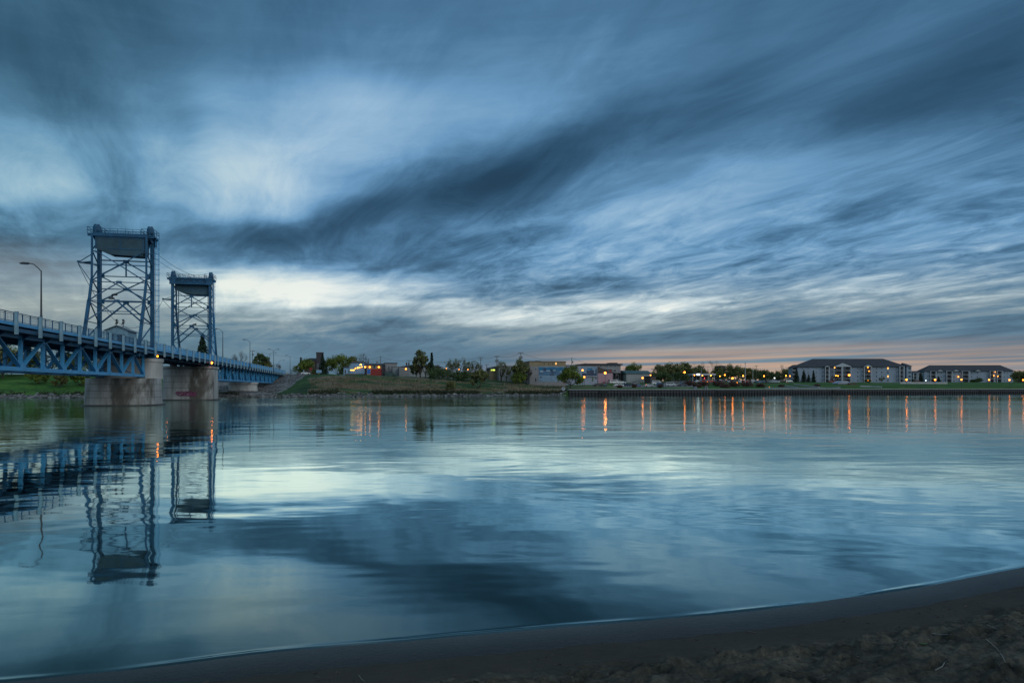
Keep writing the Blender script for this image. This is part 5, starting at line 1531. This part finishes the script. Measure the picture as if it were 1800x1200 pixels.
# ---- apartment blocks
def apartment(B, bays, wins, roofm, rise, floors, hip, gables=(), base=.0, lit=()):
    B.wall('w_white'); B.gable(rise, 'roof_dark', hip=hip, ov=.9)
    fl = B.H / floors
    for (a, b_, col_) in bays:
        x0, x1 = B.lx(a), B.lx(b_)
        b = MB(); b.bb(x0, x1, -.05, .0, .0, B.H - .1); rc = B.part('recess_shade', b, 'dark_in')  # flat dark sheet on the wall, standing for shade behind the balconies
        for k in range(floors):
            z = k * fl
            b = MB(); b.bb(x0 - .1, x1 + .1, -1.9, -.06, z + fl - .28, z + fl - .05); B.part('balcony_slab', b, 'trim')
            if k:
                b = MB(); b.bb(x0, x1, -1.85, -1.80, z + .95, z + 1.05)
                nn_ = int((x1 - x0) / .28)
                for i in range(nn_ + 1): xx = x0 + (x1 - x0) * i / nn_; b.bb(xx - .02, xx + .02, -1.85, -1.8, z, z + .96)
                B.part('balcony_rail', b, 'steel')
            b = MB(); b.bb(x0 + (x1 - x0) * .15, x0 + (x1 - x0) * .5, -.09, -.055, z + .1, z + 2.1); B.part('patio_door', b, 'winglass')
        for i in range(col_ + 1):
            xx = x0 + (x1 - x0) * i / max(1, col_)
            b = MB(); b.bb(xx - .22, xx + .22, -1.95, -1.5, 0, B.H); B.part('column', b, 'trim')
    for (a, b_) in gables:
        x0, x1 = B.lx(a), B.lx(b_); xm = (x0 + x1) / 2; h_ = (x1 - x0) * .22
        b = MB(); b.xz([(x0 - .3, B.H - .1), (x1 + .3, B.H - .1), (xm, B.H + h_)], -2.1, 5); B.part('gable', b, 'trim')
        b = MB(); b.xz([(x0 - .9, B.H - .15), (xm, B.H + h_ + .05), (x1 + .9, B.H - .15), (x1 + .9, B.H + .08), (xm, B.H + h_ + .32), (x0 - .9, B.H + .08)], -2.3, 5.2); B.part('gable_roof', b, 'roof_dark')
    for (a, w) in wins:
        x0 = B.lx(a); x1 = B.lx(a + w)
        for k in range(floors):
            z = k * fl + .95
            b = MB(); b.bb(x0, x1, -.03, .05, z, z + 1.25)
            wd = B.part('window', b, 'win_on' if (a, k) in lit else 'winglass')
            f = MB()
            for q in ((x0 - .1, x1 + .1, z - .1, z), (x0 - .1, x1 + .1, z + 1.25, z + 1.35), (x0 - .1, x0, z, z + 1.25), (x1, x1 + .1, z, z + 1.25)): f.bb(q[0], q[1], -.06, .04, q[2], q[3])
            B.part('frame', f, 'trim', wd)
B = Bld('apartment_block', 'big white four storey apartment block with dark hip roof and gabled balconies', 'apartment block', 1402, 1592, 470, 644.3, 12, ang=-4)
apartment(B, [(1449, 1456, 1), (1464, 1478, 1), (1479.5, 1494, 1), (1517, 1530, 1), (1579.5, 1587, 1)],
          [(1445, 1.2), (1507, 1.8), (1540, 1.8), (1549, 1.8), (1559.5, 2.6), (1576, 1.0), (1410, 1.2), (1420, 1.2), (1434, 1.2)], 'roof_dark', 5.6, 4, 13, gables=((1448, 1457), (1464, 1495), (1516, 1531)), lit=((1559.5, 3), (1559.5, 1)))
b = MB(); x1 = B.lx(1397); b.bb(-3.6, -.01, .8, 8, 0, B.H - .6); B.part('end_wing', b, 'w_white')
for k in range(4):
    b = MB(); b.bb(-3.5, -.3, -.4, .78, k * 2.75 + .1, k * 2.75 + .5); B.part('balcony_slab', b, 'trim')
    b = MB(); b.bb(-3.2, -.6, .74, .785, k * 2.75 + .6, k * 2.75 + 2.4); B.part('recess_shade', b, 'dark_in')  # dark sheet as painted balcony shade, the wing wall itself is flat
b = MB(); b.bb(B.L + .01, B.L + 3.2, -1.2, 9, 0, B.H); B.part('end_wing', b, 'w_white')
for k in range(4):
    b = MB(); b.bb(B.L + 1.2, B.L + 2.8, -1.25, -1.19, k * 2.75 + .9, k * 2.75 + 2.2); B.part('window', b, 'winglass')
b = MB(); b.add([(B.L - .5, -1.8, B.H), (B.L + 3.8, -1.8, B.H), (B.L + 3.8, 9.6, B.H), (B.L - .5, 9.6, B.H), (B.L - .5, 4, B.H + 2.6), (B.L + 1.6, 4, B.H + 2.2)], [(0, 1, 5, 4), (1, 2, 5), (2, 3, 4, 5), (3, 2, 1, 0), (0, 4, 3)]); B.part('wing_roof', b, 'roof_dark')
b = MB(); b.add([(-4.2, .2, B.H - .6), (.4, .2, B.H - .6), (.4, 8.6, B.H - .6), (-4.2, 8.6, B.H - .6), (.4, 4.4, B.H + 1.6), (-2, 4.4, B.H + 1.3)], [(0, 1, 4, 5), (0, 5, 3), (3, 5, 4, 2), (0, 3, 2, 1), (1, 2, 4)]); B.part('wing_roof', b, 'roof_dark')
for px, py, w in ((1525, 645.3, .8), (1527, 652, .5), (1525, 668, .8), (1469, 660, .5), (1472.5, 660.5, .5), (1466.5, 646, .4)):
    b = MB(); b.ball((B.lx(px), -.5, B.lz(px, py)), .28 + .12 * w, 8, 6); B.part('balcony_light', b, 'lamp_yel')
B2 = Bld('apartment_block', 'farther low white apartment block with long dark roof at the right edge', 'apartment block', 1625, 1781, 585, 652.0, 12, ang=-4)
apartment(B2, [(1634, 1644, 1), (1662, 1672, 1), (1689, 1702, 1), (1738, 1746, 1), (1750.5, 1760, 1)],
          [(1647, 1.6), (1654, 1.6), (1676, 1.8), (1707, 1.8), (1717, 1.8), (1765, 1.2), (1771, 1.2), (1777, 1.2)], 'roof_dark', 5.2, 3, 8, gables=((1645, 1656), (1673, 1684), (1712, 1722)), lit=())
for px, py in ((1684, 662), (1748, 653.5), (1746.5, 660), (1753, 661)):
    b = MB(); b.ball((B2.lx(px), -.6, B2.lz(px, py)), .42, 8, 6); B2.part('balcony_light', b, 'lamp_yel')
B3 = Bld('low_block', 'small pale balcony block between the two apartment blocks', 'building', 1602, 1620, 560, 655.5, 7, ang=-4)
apartment(B3, [(1604, 1610, 1), (1612, 1618, 1)], [], 'roof_dark', 1.8, 3, 3)

# ---- utility poles
def upole(label, px, ptop, Y, arms=1, trafo=False, h0=None):
    z0 = landz(px, Y) - .1 if h0 is None else h0
    H = CAMH + (HZ - ptop) * Y / F - z0
    t = thing('utility_pole', label, 'utility pole', ((px - 900) / F * Y, Y, z0), math.radians(10), 'wooden utility poles')
    b = MB(); b.tube((0, 0, 0), (0, 0, H), .20, .14, 7); b.build('pole', M['wood'], t)
    for i in range(arms):
        b = MB(); z = H - .35 - i * 1.2; b.bb(-1.25, 1.25, -.08, .08, z - .09, z + .09)
        for q in (-1.15, -.7, .7, 1.15): b.tube((q, 0, z + .09), (q, 0, z + .4), .07, n=5)
        b.build('crossarm', M['wood'], t)
    if trafo:
        for q in ((-.55, .55) if trafo == 2 else (.5,)):
            b = MB(); b.tube((q, -.1, H - 3.0), (q, -.1, H - 1.8), .34, n=9); b.build('transformer', M['steel'], t)
    return Vector(((px - 900) / F * Y, Y, z0 + H - .05))
tops = [upole('utility pole rising behind the bridge, right of the third lamp', 443.5, 616, 400, 1, 1),
        upole('plain short pole behind the bridge right of the transformer pole', 452, 619, 420, 0),
        upole('thin pole standing left of the restaurant roof', 648, 630, 400, 0),
        upole('thin pole at the right end of the restaurant', 669, 626, 402, 0),
        upole('pole with small crossarm above the long pale shed', 719, 633, 400, 1),
        upole('slim pole with double crossarm left of the large transformer pole', 845, 627.5, 396, 2),
        upole('short pole with transformer over the tiny blue house', 855.5, 640, 420, 1, 1),
        upole('tall pole with crossarm in front of the corner shop', 873.5, 625.5, 336, 1, 2),
        upole('short pole at the right end of the corner shop', 880.5, 637, 337, 1),
        upole('tall pole with two transformers inside the leafing tree', 915.5, 619.5, 330, 1, 2),
        upole('short pole with one transformer above the round willow', 1005, 628.5, 380, 0, 1),
        upole('faint distant pole right of the hotel', 1099, 647, 430, 1),
        upole('distant pole with crossarm left of the big apartment block', 1374.5, 641.5, 480, 2),
        upole('slender distant pole right of the red topped pole', 1329.5, 642.5, 470, 1)]
def wire(label, p, q, d=1.0, r=.045):
    b = MB(); b.path(sag((0, 0, 0), q - p, d), r, 4); o = b.build('power_line', M['dark_steel']); o.location = p
    tag(o, label, 'cable', 'power lines over the far bank')
wire('power line from the bridge side pole to the restaurant poles', tops[0], tops[2], 2.5)
wire('power line between the two restaurant poles', tops[2], tops[3], .6)
wire('power line from the restaurant to the long pale shed', tops[3], tops[4], 1.2)
wire('power line from the long pale shed to the double crossarm pole', tops[4], tops[5], 2.0)
wire('power line from the double crossarm pole to the corner shop pole', tops[5], tops[7], 1.0)
wire('power line from the corner shop pole to the leafing tree', tops[7], tops[9], 1.2)
wire('power line from the leafing tree over the mural building', tops[9], tops[10], 2.4)
wire('power line from the round willow past the hotel', tops[10], tops[11], 2.0)

# ---- flagpoles and masts of the park
def mast(label, px, ptop, t_, r, m='trim', cap=None):
    Y = shoreY(px) + t_; z0 = landz(px, Y) - .05; H = CAMH + (HZ - ptop) * Y / F - z0
    t = thing('flagpole', label, 'flagpole', ((px - 900) / F * Y, Y, z0), 0, 'pale flagpoles in the park')
    b = MB(); b.tube((0, 0, 0), (0, 0, H), r, r * .6, 8); b.tube((0, 0, 0), (0, 0, .35), r * 2.4, r * 2.2, 8); b.build('pole', M[m], t)
    b = MB(); b.ball((0, 0, H + r), r * 1.5, 8, 6); b.build('finial', M[cap or m], t)
mast('thin pale flagpole in front of the filling station', 1233, 647, 36, .10)
mast('thin brown pole left of the tall flagpole', 1297, 650, 60, .10, 'wood')
mast('tallest thick pale flagpole in the park', 1310, 638.5, 58, .24)
mast('slim pale flagpole with a red top', 1323.5, 646.5, 56, .14, 'trim', 'w_red')

# ---- street lamps on the far bank (seen lit)
def blamp(label, px, py, Y, r, m='lamp_on', group='orange street lamps on the far bank', pole=True, pwr=0):
    z0 = landz(px, Y) - .05; p = at(px, py, Y); H = p.z - z0
    t = thing('street_lamp', label, 'street lamp', (p.x, p.y, z0), 0, group)
    b = MB(); b.tube((0, 0, 0), (0, 0, max(.3, H - r)), .10, .07, 6); b.tube((0, 0, 0), (0, 0, min(.5, H * .3)), .2, .16, 6); b.build('pole', M['dark_steel'], t)
    b = MB(); b.ball((0, 0, H), r, 10, 8); b.build('globe', M[m], t)
    b = MB(); b.tube((0, 0, H + r * .85), (0, 0, H + r * 1.15), r * .7, r * .2, 8); b.build('lamp_cap', M['dark_steel'], t)
    if pwr:
        ld = bpy.data.lights.new('lamp_light', 'POINT'); ld.energy = pwr * .14; ld.color = (1, .28, .05); ld.shadow_soft_size = r * 1.05
        lo = bpy.data.objects.new('lamp_light', ld); COL.objects.link(lo); lo.parent = t; lo.location = (0, -r * 1.6, H - .1)
for (lb, px, py, Y, r, m_, pw) in [
    ('orange lamp before the annex mural, upper of the close pair', 1024, 650.5, 318, .36, 'lamp_on', 250),
    ('yellow lamp low on the white annex, lower of the close pair', 1027, 662.5, 320, .36, 'lamp_on', 200),
    ('brightest orange lamp, in front of the pink wall', 1063.8, 655.2, 322, .50, 'lamp_on', 2200),
    ('orange lamp before the right part of the teal roofed shed', 1129.5, 664, 330, .38, 'lamp_on', 200),
    ('weak orange lamp at the brown shed', 1143.5, 659.3, 350, .27, 'lamp_yel', 80),
    ('bright orange lamp high before the dark tree, right of the sheds', 1203.3, 654.2, 352, .46, 'lamp_on', 300),
    ('small low orange lamp above the left reddish hedge', 1212.3, 671, 350, .27, 'lamp_yel', 0),
    ('yellowish lamp at the left end of the filling station', 1220.7, 659.2, 405, .30, 'lamp_yel', 60),
    ('yellowish lamp between canopy sign and flagpole', 1234.8, 660, 400, .32, 'lamp_yel', 60),
    ('small low yellow lamp above the middle reddish hedge', 1243, 671, 350, .26, 'lamp_yel', 0),
    ('green yellow lamp at the middle of the filling station', 1249.6, 659.8, 402, .36, 'lamp_yel', 60),
    ('dim lamp right of the filling station', 1265.5, 661, 410, .30, 'lamp_yel', 0),
    ('orange lamp over the parked cars right of the filling station', 1274, 658.8, 404, .38, 'lamp_on', 150),
    ('bright orange lamp low over the reddish hedge', 1287.6, 664.6, 352, .46, 'lamp_on', 300),
    ('small low lamp on the reddish hedge left of the tall flagpole', 1295.8, 672.5, 345, .30, 'lamp_yel', 0),
    ('orange lamp just left of the tall flagpole', 1306.3, 660.2, 404, .36, 'lamp_on', 100),
    ('orange lamp over the cars right of the red topped pole', 1343, 660.7, 408, .38, 'lamp_on', 100),
    ('small white lamp between parked cars', 1361.5, 664.2, 408, .30, 'lamp_wht', 0),
    ('low orange lamp on the concrete ramp by the river wall', 1352, 681, 336, .30, 'lamp_yel', 60),
    ('orange lamp just left of the big apartment block', 1381.7, 660, 420, .36, 'lamp_on', 100),
    ('dimmer lamp at the left corner of the big apartment block', 1388.6, 660.7, 440, .30, 'lamp_on', 60),
    ('low orange lamp on the pale ramp left of the pavilion', 1423.8, 682, 345, .38, 'lamp_on', 120),
    ('bright orange lamp in front of the gabled balconies', 1492.6, 659.1, 372, .50, 'lamp_on', 300),
    ('orange promenade lamp at the right end of the big apartment block', 1593.4, 667, 356, .42, 'lamp_on', 200),
    ('second promenade lamp, left of the far apartment block', 1643.7, 667.2, 362, .40, 'lamp_on', 150),
    ('third promenade lamp, before the left half of the far block', 1690, 667, 368, .36, 'lamp_on', 120),
    ('fourth promenade lamp, left of the lit balconies of the far block', 1738.5, 667.3, 374, .36, 'lamp_on', 120),
    ('fifth promenade lamp, at the right end of the far block', 1774.5, 667.6, 379, .38, 'lamp_on', 120),
    ('last promenade lamp at the right edge of the picture', 1798.6, 667.6, 382, .36, 'lamp_on', 120),
    ('small lamp behind the thin spring trees, left', 785, 647.5, 400, .30, 'lamp_yel', 0),
    ('small lamp behind the thin spring trees, middle', 806.7, 649, 400, .34, 'lamp_yel', 0),
    ('small lamp behind the thin spring trees, right', 822.6, 649, 405, .30, 'lamp_yel', 0),
    ('small white lamp low between the two apartment blocks', 1627.5, 668.5, 480, .28, 'lamp_wht', 0),
    ('dim orange lamp behind the small pale balcony block', 1609.5, 669.3, 500, .30, 'lamp_on', 0)]:
    blamp(lb, px, py, Y, r, m_, pwr=pw)

# ---- vehicles
CARC = {'white': (.55, .58, .60), 'silver': (.28, .31, .34), 'blue': (.03, .09, .20), 'navy': (.015, .03, .06), 'black': (.015, .016, .018), 'red': (.28, .02, .02), 'maroon': (.10, .02, .03), 'grey': (.10, .11, .12), 'teal': (.02, .09, .11), 'green': (.02, .07, .06)}
for k_, v_ in CARC.items(): M['car_' + k_] = mat('car_paint_' + k_, v_, .3, .05, .5, spec=.6)
M['tail'] = mat('tail_light', (.35, .01, .01), .4, .05, 3)
PROTO = {}
def car_parts(kind):
    """side outline (x along the car) for body and cabin"""
    if kind == 'van': return [(-2.5, .35), (-2.5, 1.1), (-2.35, 2.05), (1.2, 2.1), (1.75, 1.35), (2.45, 1.1), (2.55, .35)], [(-2.2, 1.25), (-2.15, 1.85), (1.05, 1.9), (1.5, 1.3)], 1.9
    if kind == 'suv': return [(-2.3, .4), (-2.35, 1.1), (-2.1, 1.78), (.5, 1.82), (1.1, 1.18), (2.2, 1.02), (2.3, .4)], [(-2.0, 1.18), (-1.85, 1.66), (.35, 1.7), (.85, 1.2)], 1.85
    return [(-2.3, .3), (-2.35, .85), (-1.7, .98), (-1.05, 1.42), (.35, 1.44), (1.15, .95), (2.2, .82), (2.3, .3)], [(-1.45, 1.0), (-.95, 1.34), (.28, 1.36), (.88, 1.0)], 1.75
def car(label, px, Y, color, kind='sedan', rz=12, group='parked cars', dz=0):
    X = (px - 900) / F * Y; z0 = landz(px, Y) + dz
    key = (kind,)
    name = {'van': 'parked_van', 'suv': 'parked_suv'}.get(kind, 'parked_car')
    t = thing(name, label, 'van' if kind == 'van' else 'car', (X, Y, z0), math.radians(rz), group)
    if key in PROTO:
        for (nm, me_, mt) in PROTO[key]:
            o = bpy.data.objects.new(nm, me_.copy() if mt == 'paint' else me_); COL.objects.link(o); o.parent = t
            if mt == 'paint': o.data.materials[0] = M['car_' + color]
        return
    body, glass, w = car_parts(kind); lst = []
    def keep(o, mt): lst.append((o.name.split('.')[0], o.data, mt))
    b = MB(); b.xz(body, -w / 2, w / 2); keep(b.build('body', M['car_' + color], t), 'paint')
    for sy in (-1, 1):
        b = MB(); y = sy * w / 2; b.xz(glass, min(y, y + sy * .02), max(y, y + sy * .02)); keep(b.build('side_window', M['carglass'], t), 'g')
    for sx, q in ((1, 3), (-1, 2)):
        i = 4 if kind != 'sedan' else 4
        pa_, pb2 = (body[3 if kind != 'sedan' else 4], body[4 if kind != 'sedan' else 5]) if sx == 1 else (body[2], body[1]) if kind != 'sedan' else (body[3], body[2])
        b = MB(); d = Vector((pb2[0] - pa_[0], 0, pb2[1] - pa_[1])); n_ = Vector((abs(d.z), 0, abs(d.x) if True else 0)).normalized(); n_.x *= sx
        c1 = Vector((pa_[0], 0, pa_[1])) + d * .12 + n_ * .02; c2 = Vector((pa_[0], 0, pa_[1])) + d * .88 + n_ * .02
        b.beam(c1, c2, w * .84, .02); keep(b.build('windscreen' if sx == 1 else 'rear_window', M['carglass'], t), 'g')
    for x in (-1.4, 1.4):
        for y in (-w / 2 + .1, w / 2 - .1):
            b = MB(); b.disc((x, y, .33), (0, 1, 0), .33, .24, 14); keep(b.build('wheel', M['rubber'], t), 'g')
    for y in (-w / 2 + .25, w / 2 - .25):
        b = MB(); b.bb(body[-1][0] - .08, body[-1][0] + .02, y - .16, y + .16, .6, .76); keep(b.build('headlight', M['trim'], t), 'g')
        b = MB(); b.bb(body[0][0] - .06, body[0][0] + .05, y - .16, y + .16, .68, .84); keep(b.build('tail_light', M['tail'], t), 'g')
    PROTO[key] = lst
for (lb, px, Y, c_, k_, rz) in [
    ('low dark car at the left end of the park row', 1051, 320, 'black', 'sedan', 12), ('small teal car beside the low dark car', 1062, 322, 'teal', 'sedan', 100),
    ('white van in front of the hotel columns', 1079, 350, 'white', 'van', 14), ('white car between hotel and teal roofed shed', 1092, 352, 'white', 'sedan', 12), ('silver car behind the white van', 1085, 358, 'silver', 'suv', 12),
    ('white sedan in the front row of the park', 1087.5, 324, 'white', 'sedan', 10), ('dark blue hatchback right of the white sedan', 1101, 327, 'navy', 'sedan', 30),
    ('blue car half behind a reddish shrub', 1119, 322, 'blue', 'sedan', 20), ('grey car at the foot of the shed lamp', 1116, 345, 'grey', 'sedan', 10), ('pale pink grey car right of the shed lamp', 1140, 321, 'silver', 'sedan', 195),
    ('dark blue van with reddish shrub before it', 1160, 322, 'blue', 'van', 60), ('white and blue boat trailer van behind the dark van', 1154, 345, 'white', 'van', 10), ('silver van, first of the close pair', 1178, 330, 'silver', 'van', 12),
    ('dark van behind the close pair of vehicles', 1186, 345, 'black', 'van', 10), ('grey van at the middle of the park row', 1188, 331, 'grey', 'van', 12), ('navy sedan at the right end of the front row', 1200, 331, 'navy', 'sedan', 8), ('second navy car behind the front row end', 1203, 338, 'blue', 'suv', 10)]:
    car(lb, px, Y, c_, k_, rz, 'cars in the riverside park')
rc_ = random.Random(9)
seq = ['white', 'red', 'silver', 'red', 'grey', 'navy', 'black', 'silver', 'blue', 'black', 'white', 'red', 'maroon', 'silver', 'white', 'blue', 'silver', 'grey', 'white', 'navy']
posn = ['below the canopy sign', 'right of the thin flagpole', 'under the middle station lamp', 'left of the dim lamp', 'under the dim lamp', 'left of the cottage side hedge lamp', 'behind the bright hedge lamp', 'right of the bright hedge lamp', 'left of the brown pole', 'behind the brown pole',
        'left of the tall flagpole', 'behind the tall flagpole', 'left of the red topped pole', 'right of the red topped pole', 'under the lamp right of the red topped pole', 'second right of that pole', 'left of the small white lamp', 'under the small white lamp', 'right of the small white lamp', 'at the right end of the back row']
for i, c_ in enumerate(seq):
    px = 1228 + i * 7.1
    car('%s %s in the back row, %s' % (c_, 'wagon' if i % 4 == 1 else 'car', posn[i]), px, 398 + rc_.uniform(-3, 3), c_, 'suv' if i % 4 == 1 else 'sedan', 100 + rc_.uniform(-15, 15) if i % 3 else 14, 'cars in the back row behind the park')
for (lb, px, Y, c_, k_, rz) in [('dark green van by the grey house', 686, 338, 'green', 'van', 12), ('dark green truck at the foot of the thin spring trees', 823, 345, 'green', 'van', 15), ('white car on the road left of the yellow green willow', 537, 352, 'white', 'sedan', 20), ('dark car below the willow by the bridge end', 528, 362, 'grey', 'sedan', 70),
    ('white pickup left of the big apartment block', 1386, 430, 'white', 'suv', 14), ('dark wagon left of the white pickup', 1374, 428, 'black', 'suv', 14), ('red car in front of the gabled balconies', 1463, 440, 'red', 'sedan', 14), ('maroon car between the apartment blocks', 1611, 470, 'maroon', 'sedan', 14)]:
    car(lb, px, Y, c_, k_, rz, 'cars standing about the town')
# boat on the ramp, pavilion, signs
def hull(label, px, Y, L_, w, h, rz, col='trim'):
    t = thing('boat', label, 'boat', ((px - 900) / F * Y, Y, landz(px, Y) + .25), math.radians(rz), 'boats standing on land')
    b = MB(); secs = []; n_ = 9
    for i in range(n_):
        k = i / (n_ - 1); x = -L_ / 2 + L_ * k; ww = w / 2 * (1 - max(0, k - .45) ** 2 * 3.2); ww = max(.03, ww)
        secs += [(x, -ww, h + .25 * k), (x, -ww * .75, .25 + .3 * k ** 3), (x, 0, .05 + .5 * k ** 4), (x, ww * .75, .25 + .3 * k ** 3), (x, ww, h + .25 * k)]
    fs = [(i * 5 + j, (i + 1) * 5 + j, (i + 1) * 5 + j + 1, i * 5 + j + 1) for i in range(n_ - 1) for j in range(4)]
    fs += [(i * 5 + 4, (i + 1) * 5 + 4, (i + 1) * 5, i * 5) for i in range(n_ - 1)] + [(0, 1, 2, 3, 4), tuple((n_ - 1) * 5 + q for q in (4, 3, 2, 1, 0))]
    b.add(secs, fs); b.build('hull', M[col], t)
    b = MB(); b.xz([(-L_ * .25, h + .1), (-L_ * .22, h + .9), (L_ * .02, h + .85), (L_ * .16, h + .2)], -w * .3, w * .3); b.build('cabin', M['w_white'], t)
    b = MB(); b.xz([(-L_ * .2, h + .45), (-L_ * .19, h + .75), (L_ * .0, h + .72), (L_ * .06, h + .45)], -w * .3 - .02, w * .3 + .02); b.build('cabin_window', M['carglass'], t)
    b = MB(); b.bb(-L_ * .35, L_ * .3, -.25, .25, -.3, .12); b.build('cradle', M['dark_steel'], t)
hull('long white boat standing on the ramp, small lamp behind it', 1362, 385, 6.5, 2.2, .9, 14)
P = Bld('pavilion', 'low white curved pavilion on the lawn before the apartment block', 'pavilion', 1473, 1503, 376, 676, 5, ang=14)
n_ = 14; b = MB(); top = [(P.L * k / n_, .9 + 1.5 * math.sin(PI * min(1, k / n_ * 1.25))) for k in range(n_ + 1)]
b.xz([(0, .6)] + top + [(P.L, .6)], 0, 5); P.part('roof', b, 'w_white')
for k in range(6):
    b = MB(); b.bb(P.L * (k + .3) / 6, P.L * (k + .3) / 6 + .25, .2, .45, 0, 1.1); P.part('post', b, 'trim')
b = MB(); b.bb(P.lx(1490), P.lx(1503), -1.5, -.3, 0, 1.1); P.part('planter', b, 'w_brown')
b = MB(); b.bb(0, P.L, .5, 1.0, 0, .62); P.part('bench', b, 'w_brown')
def kiosk(name, label, cat, px, Y, w, h, m, rz=12):
    t = thing(name, label, cat, ((px - 900) / F * Y, Y, landz(px, Y) - .05), math.radians(rz))
    b = MB(); b.bb(-w / 2, w / 2, -w / 2, w / 2, 0, h); b.build('body', M[m], t)
    b = MB(); b.bb(-w / 2 - .12, w / 2 + .12, -w / 2 - .12, w / 2 + .12, h, h + .15); b.build('lid', M['steel'], t)
    b = MB(); b.bb(-w * .2, w * .25, -w / 2 - .04, -w / 2 - .002, .1, h * .8); b.build('door', M['dark_in'], t)
kiosk('utility_cabinet', 'small white cabinet beside the dark van', 'cabinet', 1168.3, 318, 1.0, 1.7, 'w_white')
kiosk('utility_cabinet', 'pale blue cabinet on the lawn edge left of the hedge', 'cabinet', 1222, 306, 1.0, 1.0, 'w_white')
kiosk('utility_cabinet', 'grey cabinet on the lawn edge below the filling station', 'cabinet', 1241, 307, 1.1, 1.2, 'w_grey')
# information board with a big P shape near the wall corner
def sign(name, label, cat, px, Y, py0, py1, w, shape, m, post=True, rz=0):
    z0 = landz(px, Y); X = (px - 900) / F * Y
    zt = CAMH + (HZ - py0) * Y / F - z0; zb_ = max(.05, CAMH + (HZ - py1) * Y / F - z0)
    t = thing(name, label, cat, (X, Y, z0 - .05), math.radians(rz))
    if post:
        b = MB(); b.tube((0, .06, 0), (0, .06, zt), .06, n=6); b.build('post', M['steel'], t)
    b = MB(); c = (0, 0, (zt + zb_) / 2)
    if shape == 'oct':
        R = (zt - zb_) / 2; b.xz([(R * math.cos(PI / 8 + PI / 4 * i), c[2] + R * math.sin(PI / 8 + PI / 4 * i)) for i in range(8)], -.03, .03)
    elif shape == 'disc':
        R = (zt - zb_) / 2; b.xz([(R * math.cos(PI / 8 * i), c[2] + R * math.sin(PI / 8 * i)) for i in range(16)], -.05, .05)
    else: b.bb(-w / 2, w / 2, -.05, .05, zb_, zt)
    b.build('panel', M[m], t); return t, c, zt, zb_
t, c, zt, zb_ = sign('marker_sign', 'round white river marker sign near the wall corner', 'sign', 990.2, 284.6, 679.8, 686.0, 1, 'disc', 'trim')
b = MB(); b.bb(-.22, -.08, -.08, -.052, c[2] - .4, c[2] + .4); b.bb(-.08, .24, -.08, -.052, c[2] + .28, c[2] + .4); b.bb(-.08, .24, -.08, -.052, c[2] - .06, c[2] + .06); b.bb(.12, .24, -.08, -.052, c[2] + .06, c[2] + .28)
b.build('symbol', M['dark_in'], t)
b = MB(); b.bb(-1.4, -.55, -.3, .3, .1, .45); b.build('plinth', M['trim'], t)
sign('stop_sign', 'red road sign in front of the yellow green willow', 'sign', 546.5, 342, 645.5, 651, 1, 'oct', 'w_red')
sign('banner_sign', 'wide blue and white board below the brick tower', 'sign', 560.5, 345, 650, 655, 2.7, 'rect', 'w_blue')
sign('banner_sign', 'small yellow green board under the blue board', 'sign', 560.5, 343.5, 655.3, 657.2, 1.1, 'rect', 'f_willow')
# low pale walls of the ramps
def lowwall(label, pts, h=.55, w=.5):
    p0 = ground(*pts[0]); b = MB()
    q = [ground(*p) - p0 for p in pts]
    for u0, u1 in zip(q, q[1:]): b.beam(u0 + Vector((0, 0, h / 2)), u1 + Vector((0, 0, h / 2)), w, h)
    o = b.build('low_wall', M['cap']); o.location = p0; tag(o, label, 'wall', 'low pale walls of the ramps')
lowwall('stepped pale wall beside the lone reddish shrub', [(1375, 352), (1388, 340), (1402, 330)])
lowwall('pale curved wall before the four spruces', [(1396, 366), (1412, 356), (1426, 346), (1440, 336)])
lowwall('straight pale wall below the pavilion', [(1512, 352), (1530, 350), (1550, 346)], .8)
lowwall('long pale wall on the lawn before the far apartment block', [(1582, 396), (1620, 400), (1665, 404)], 1.1)
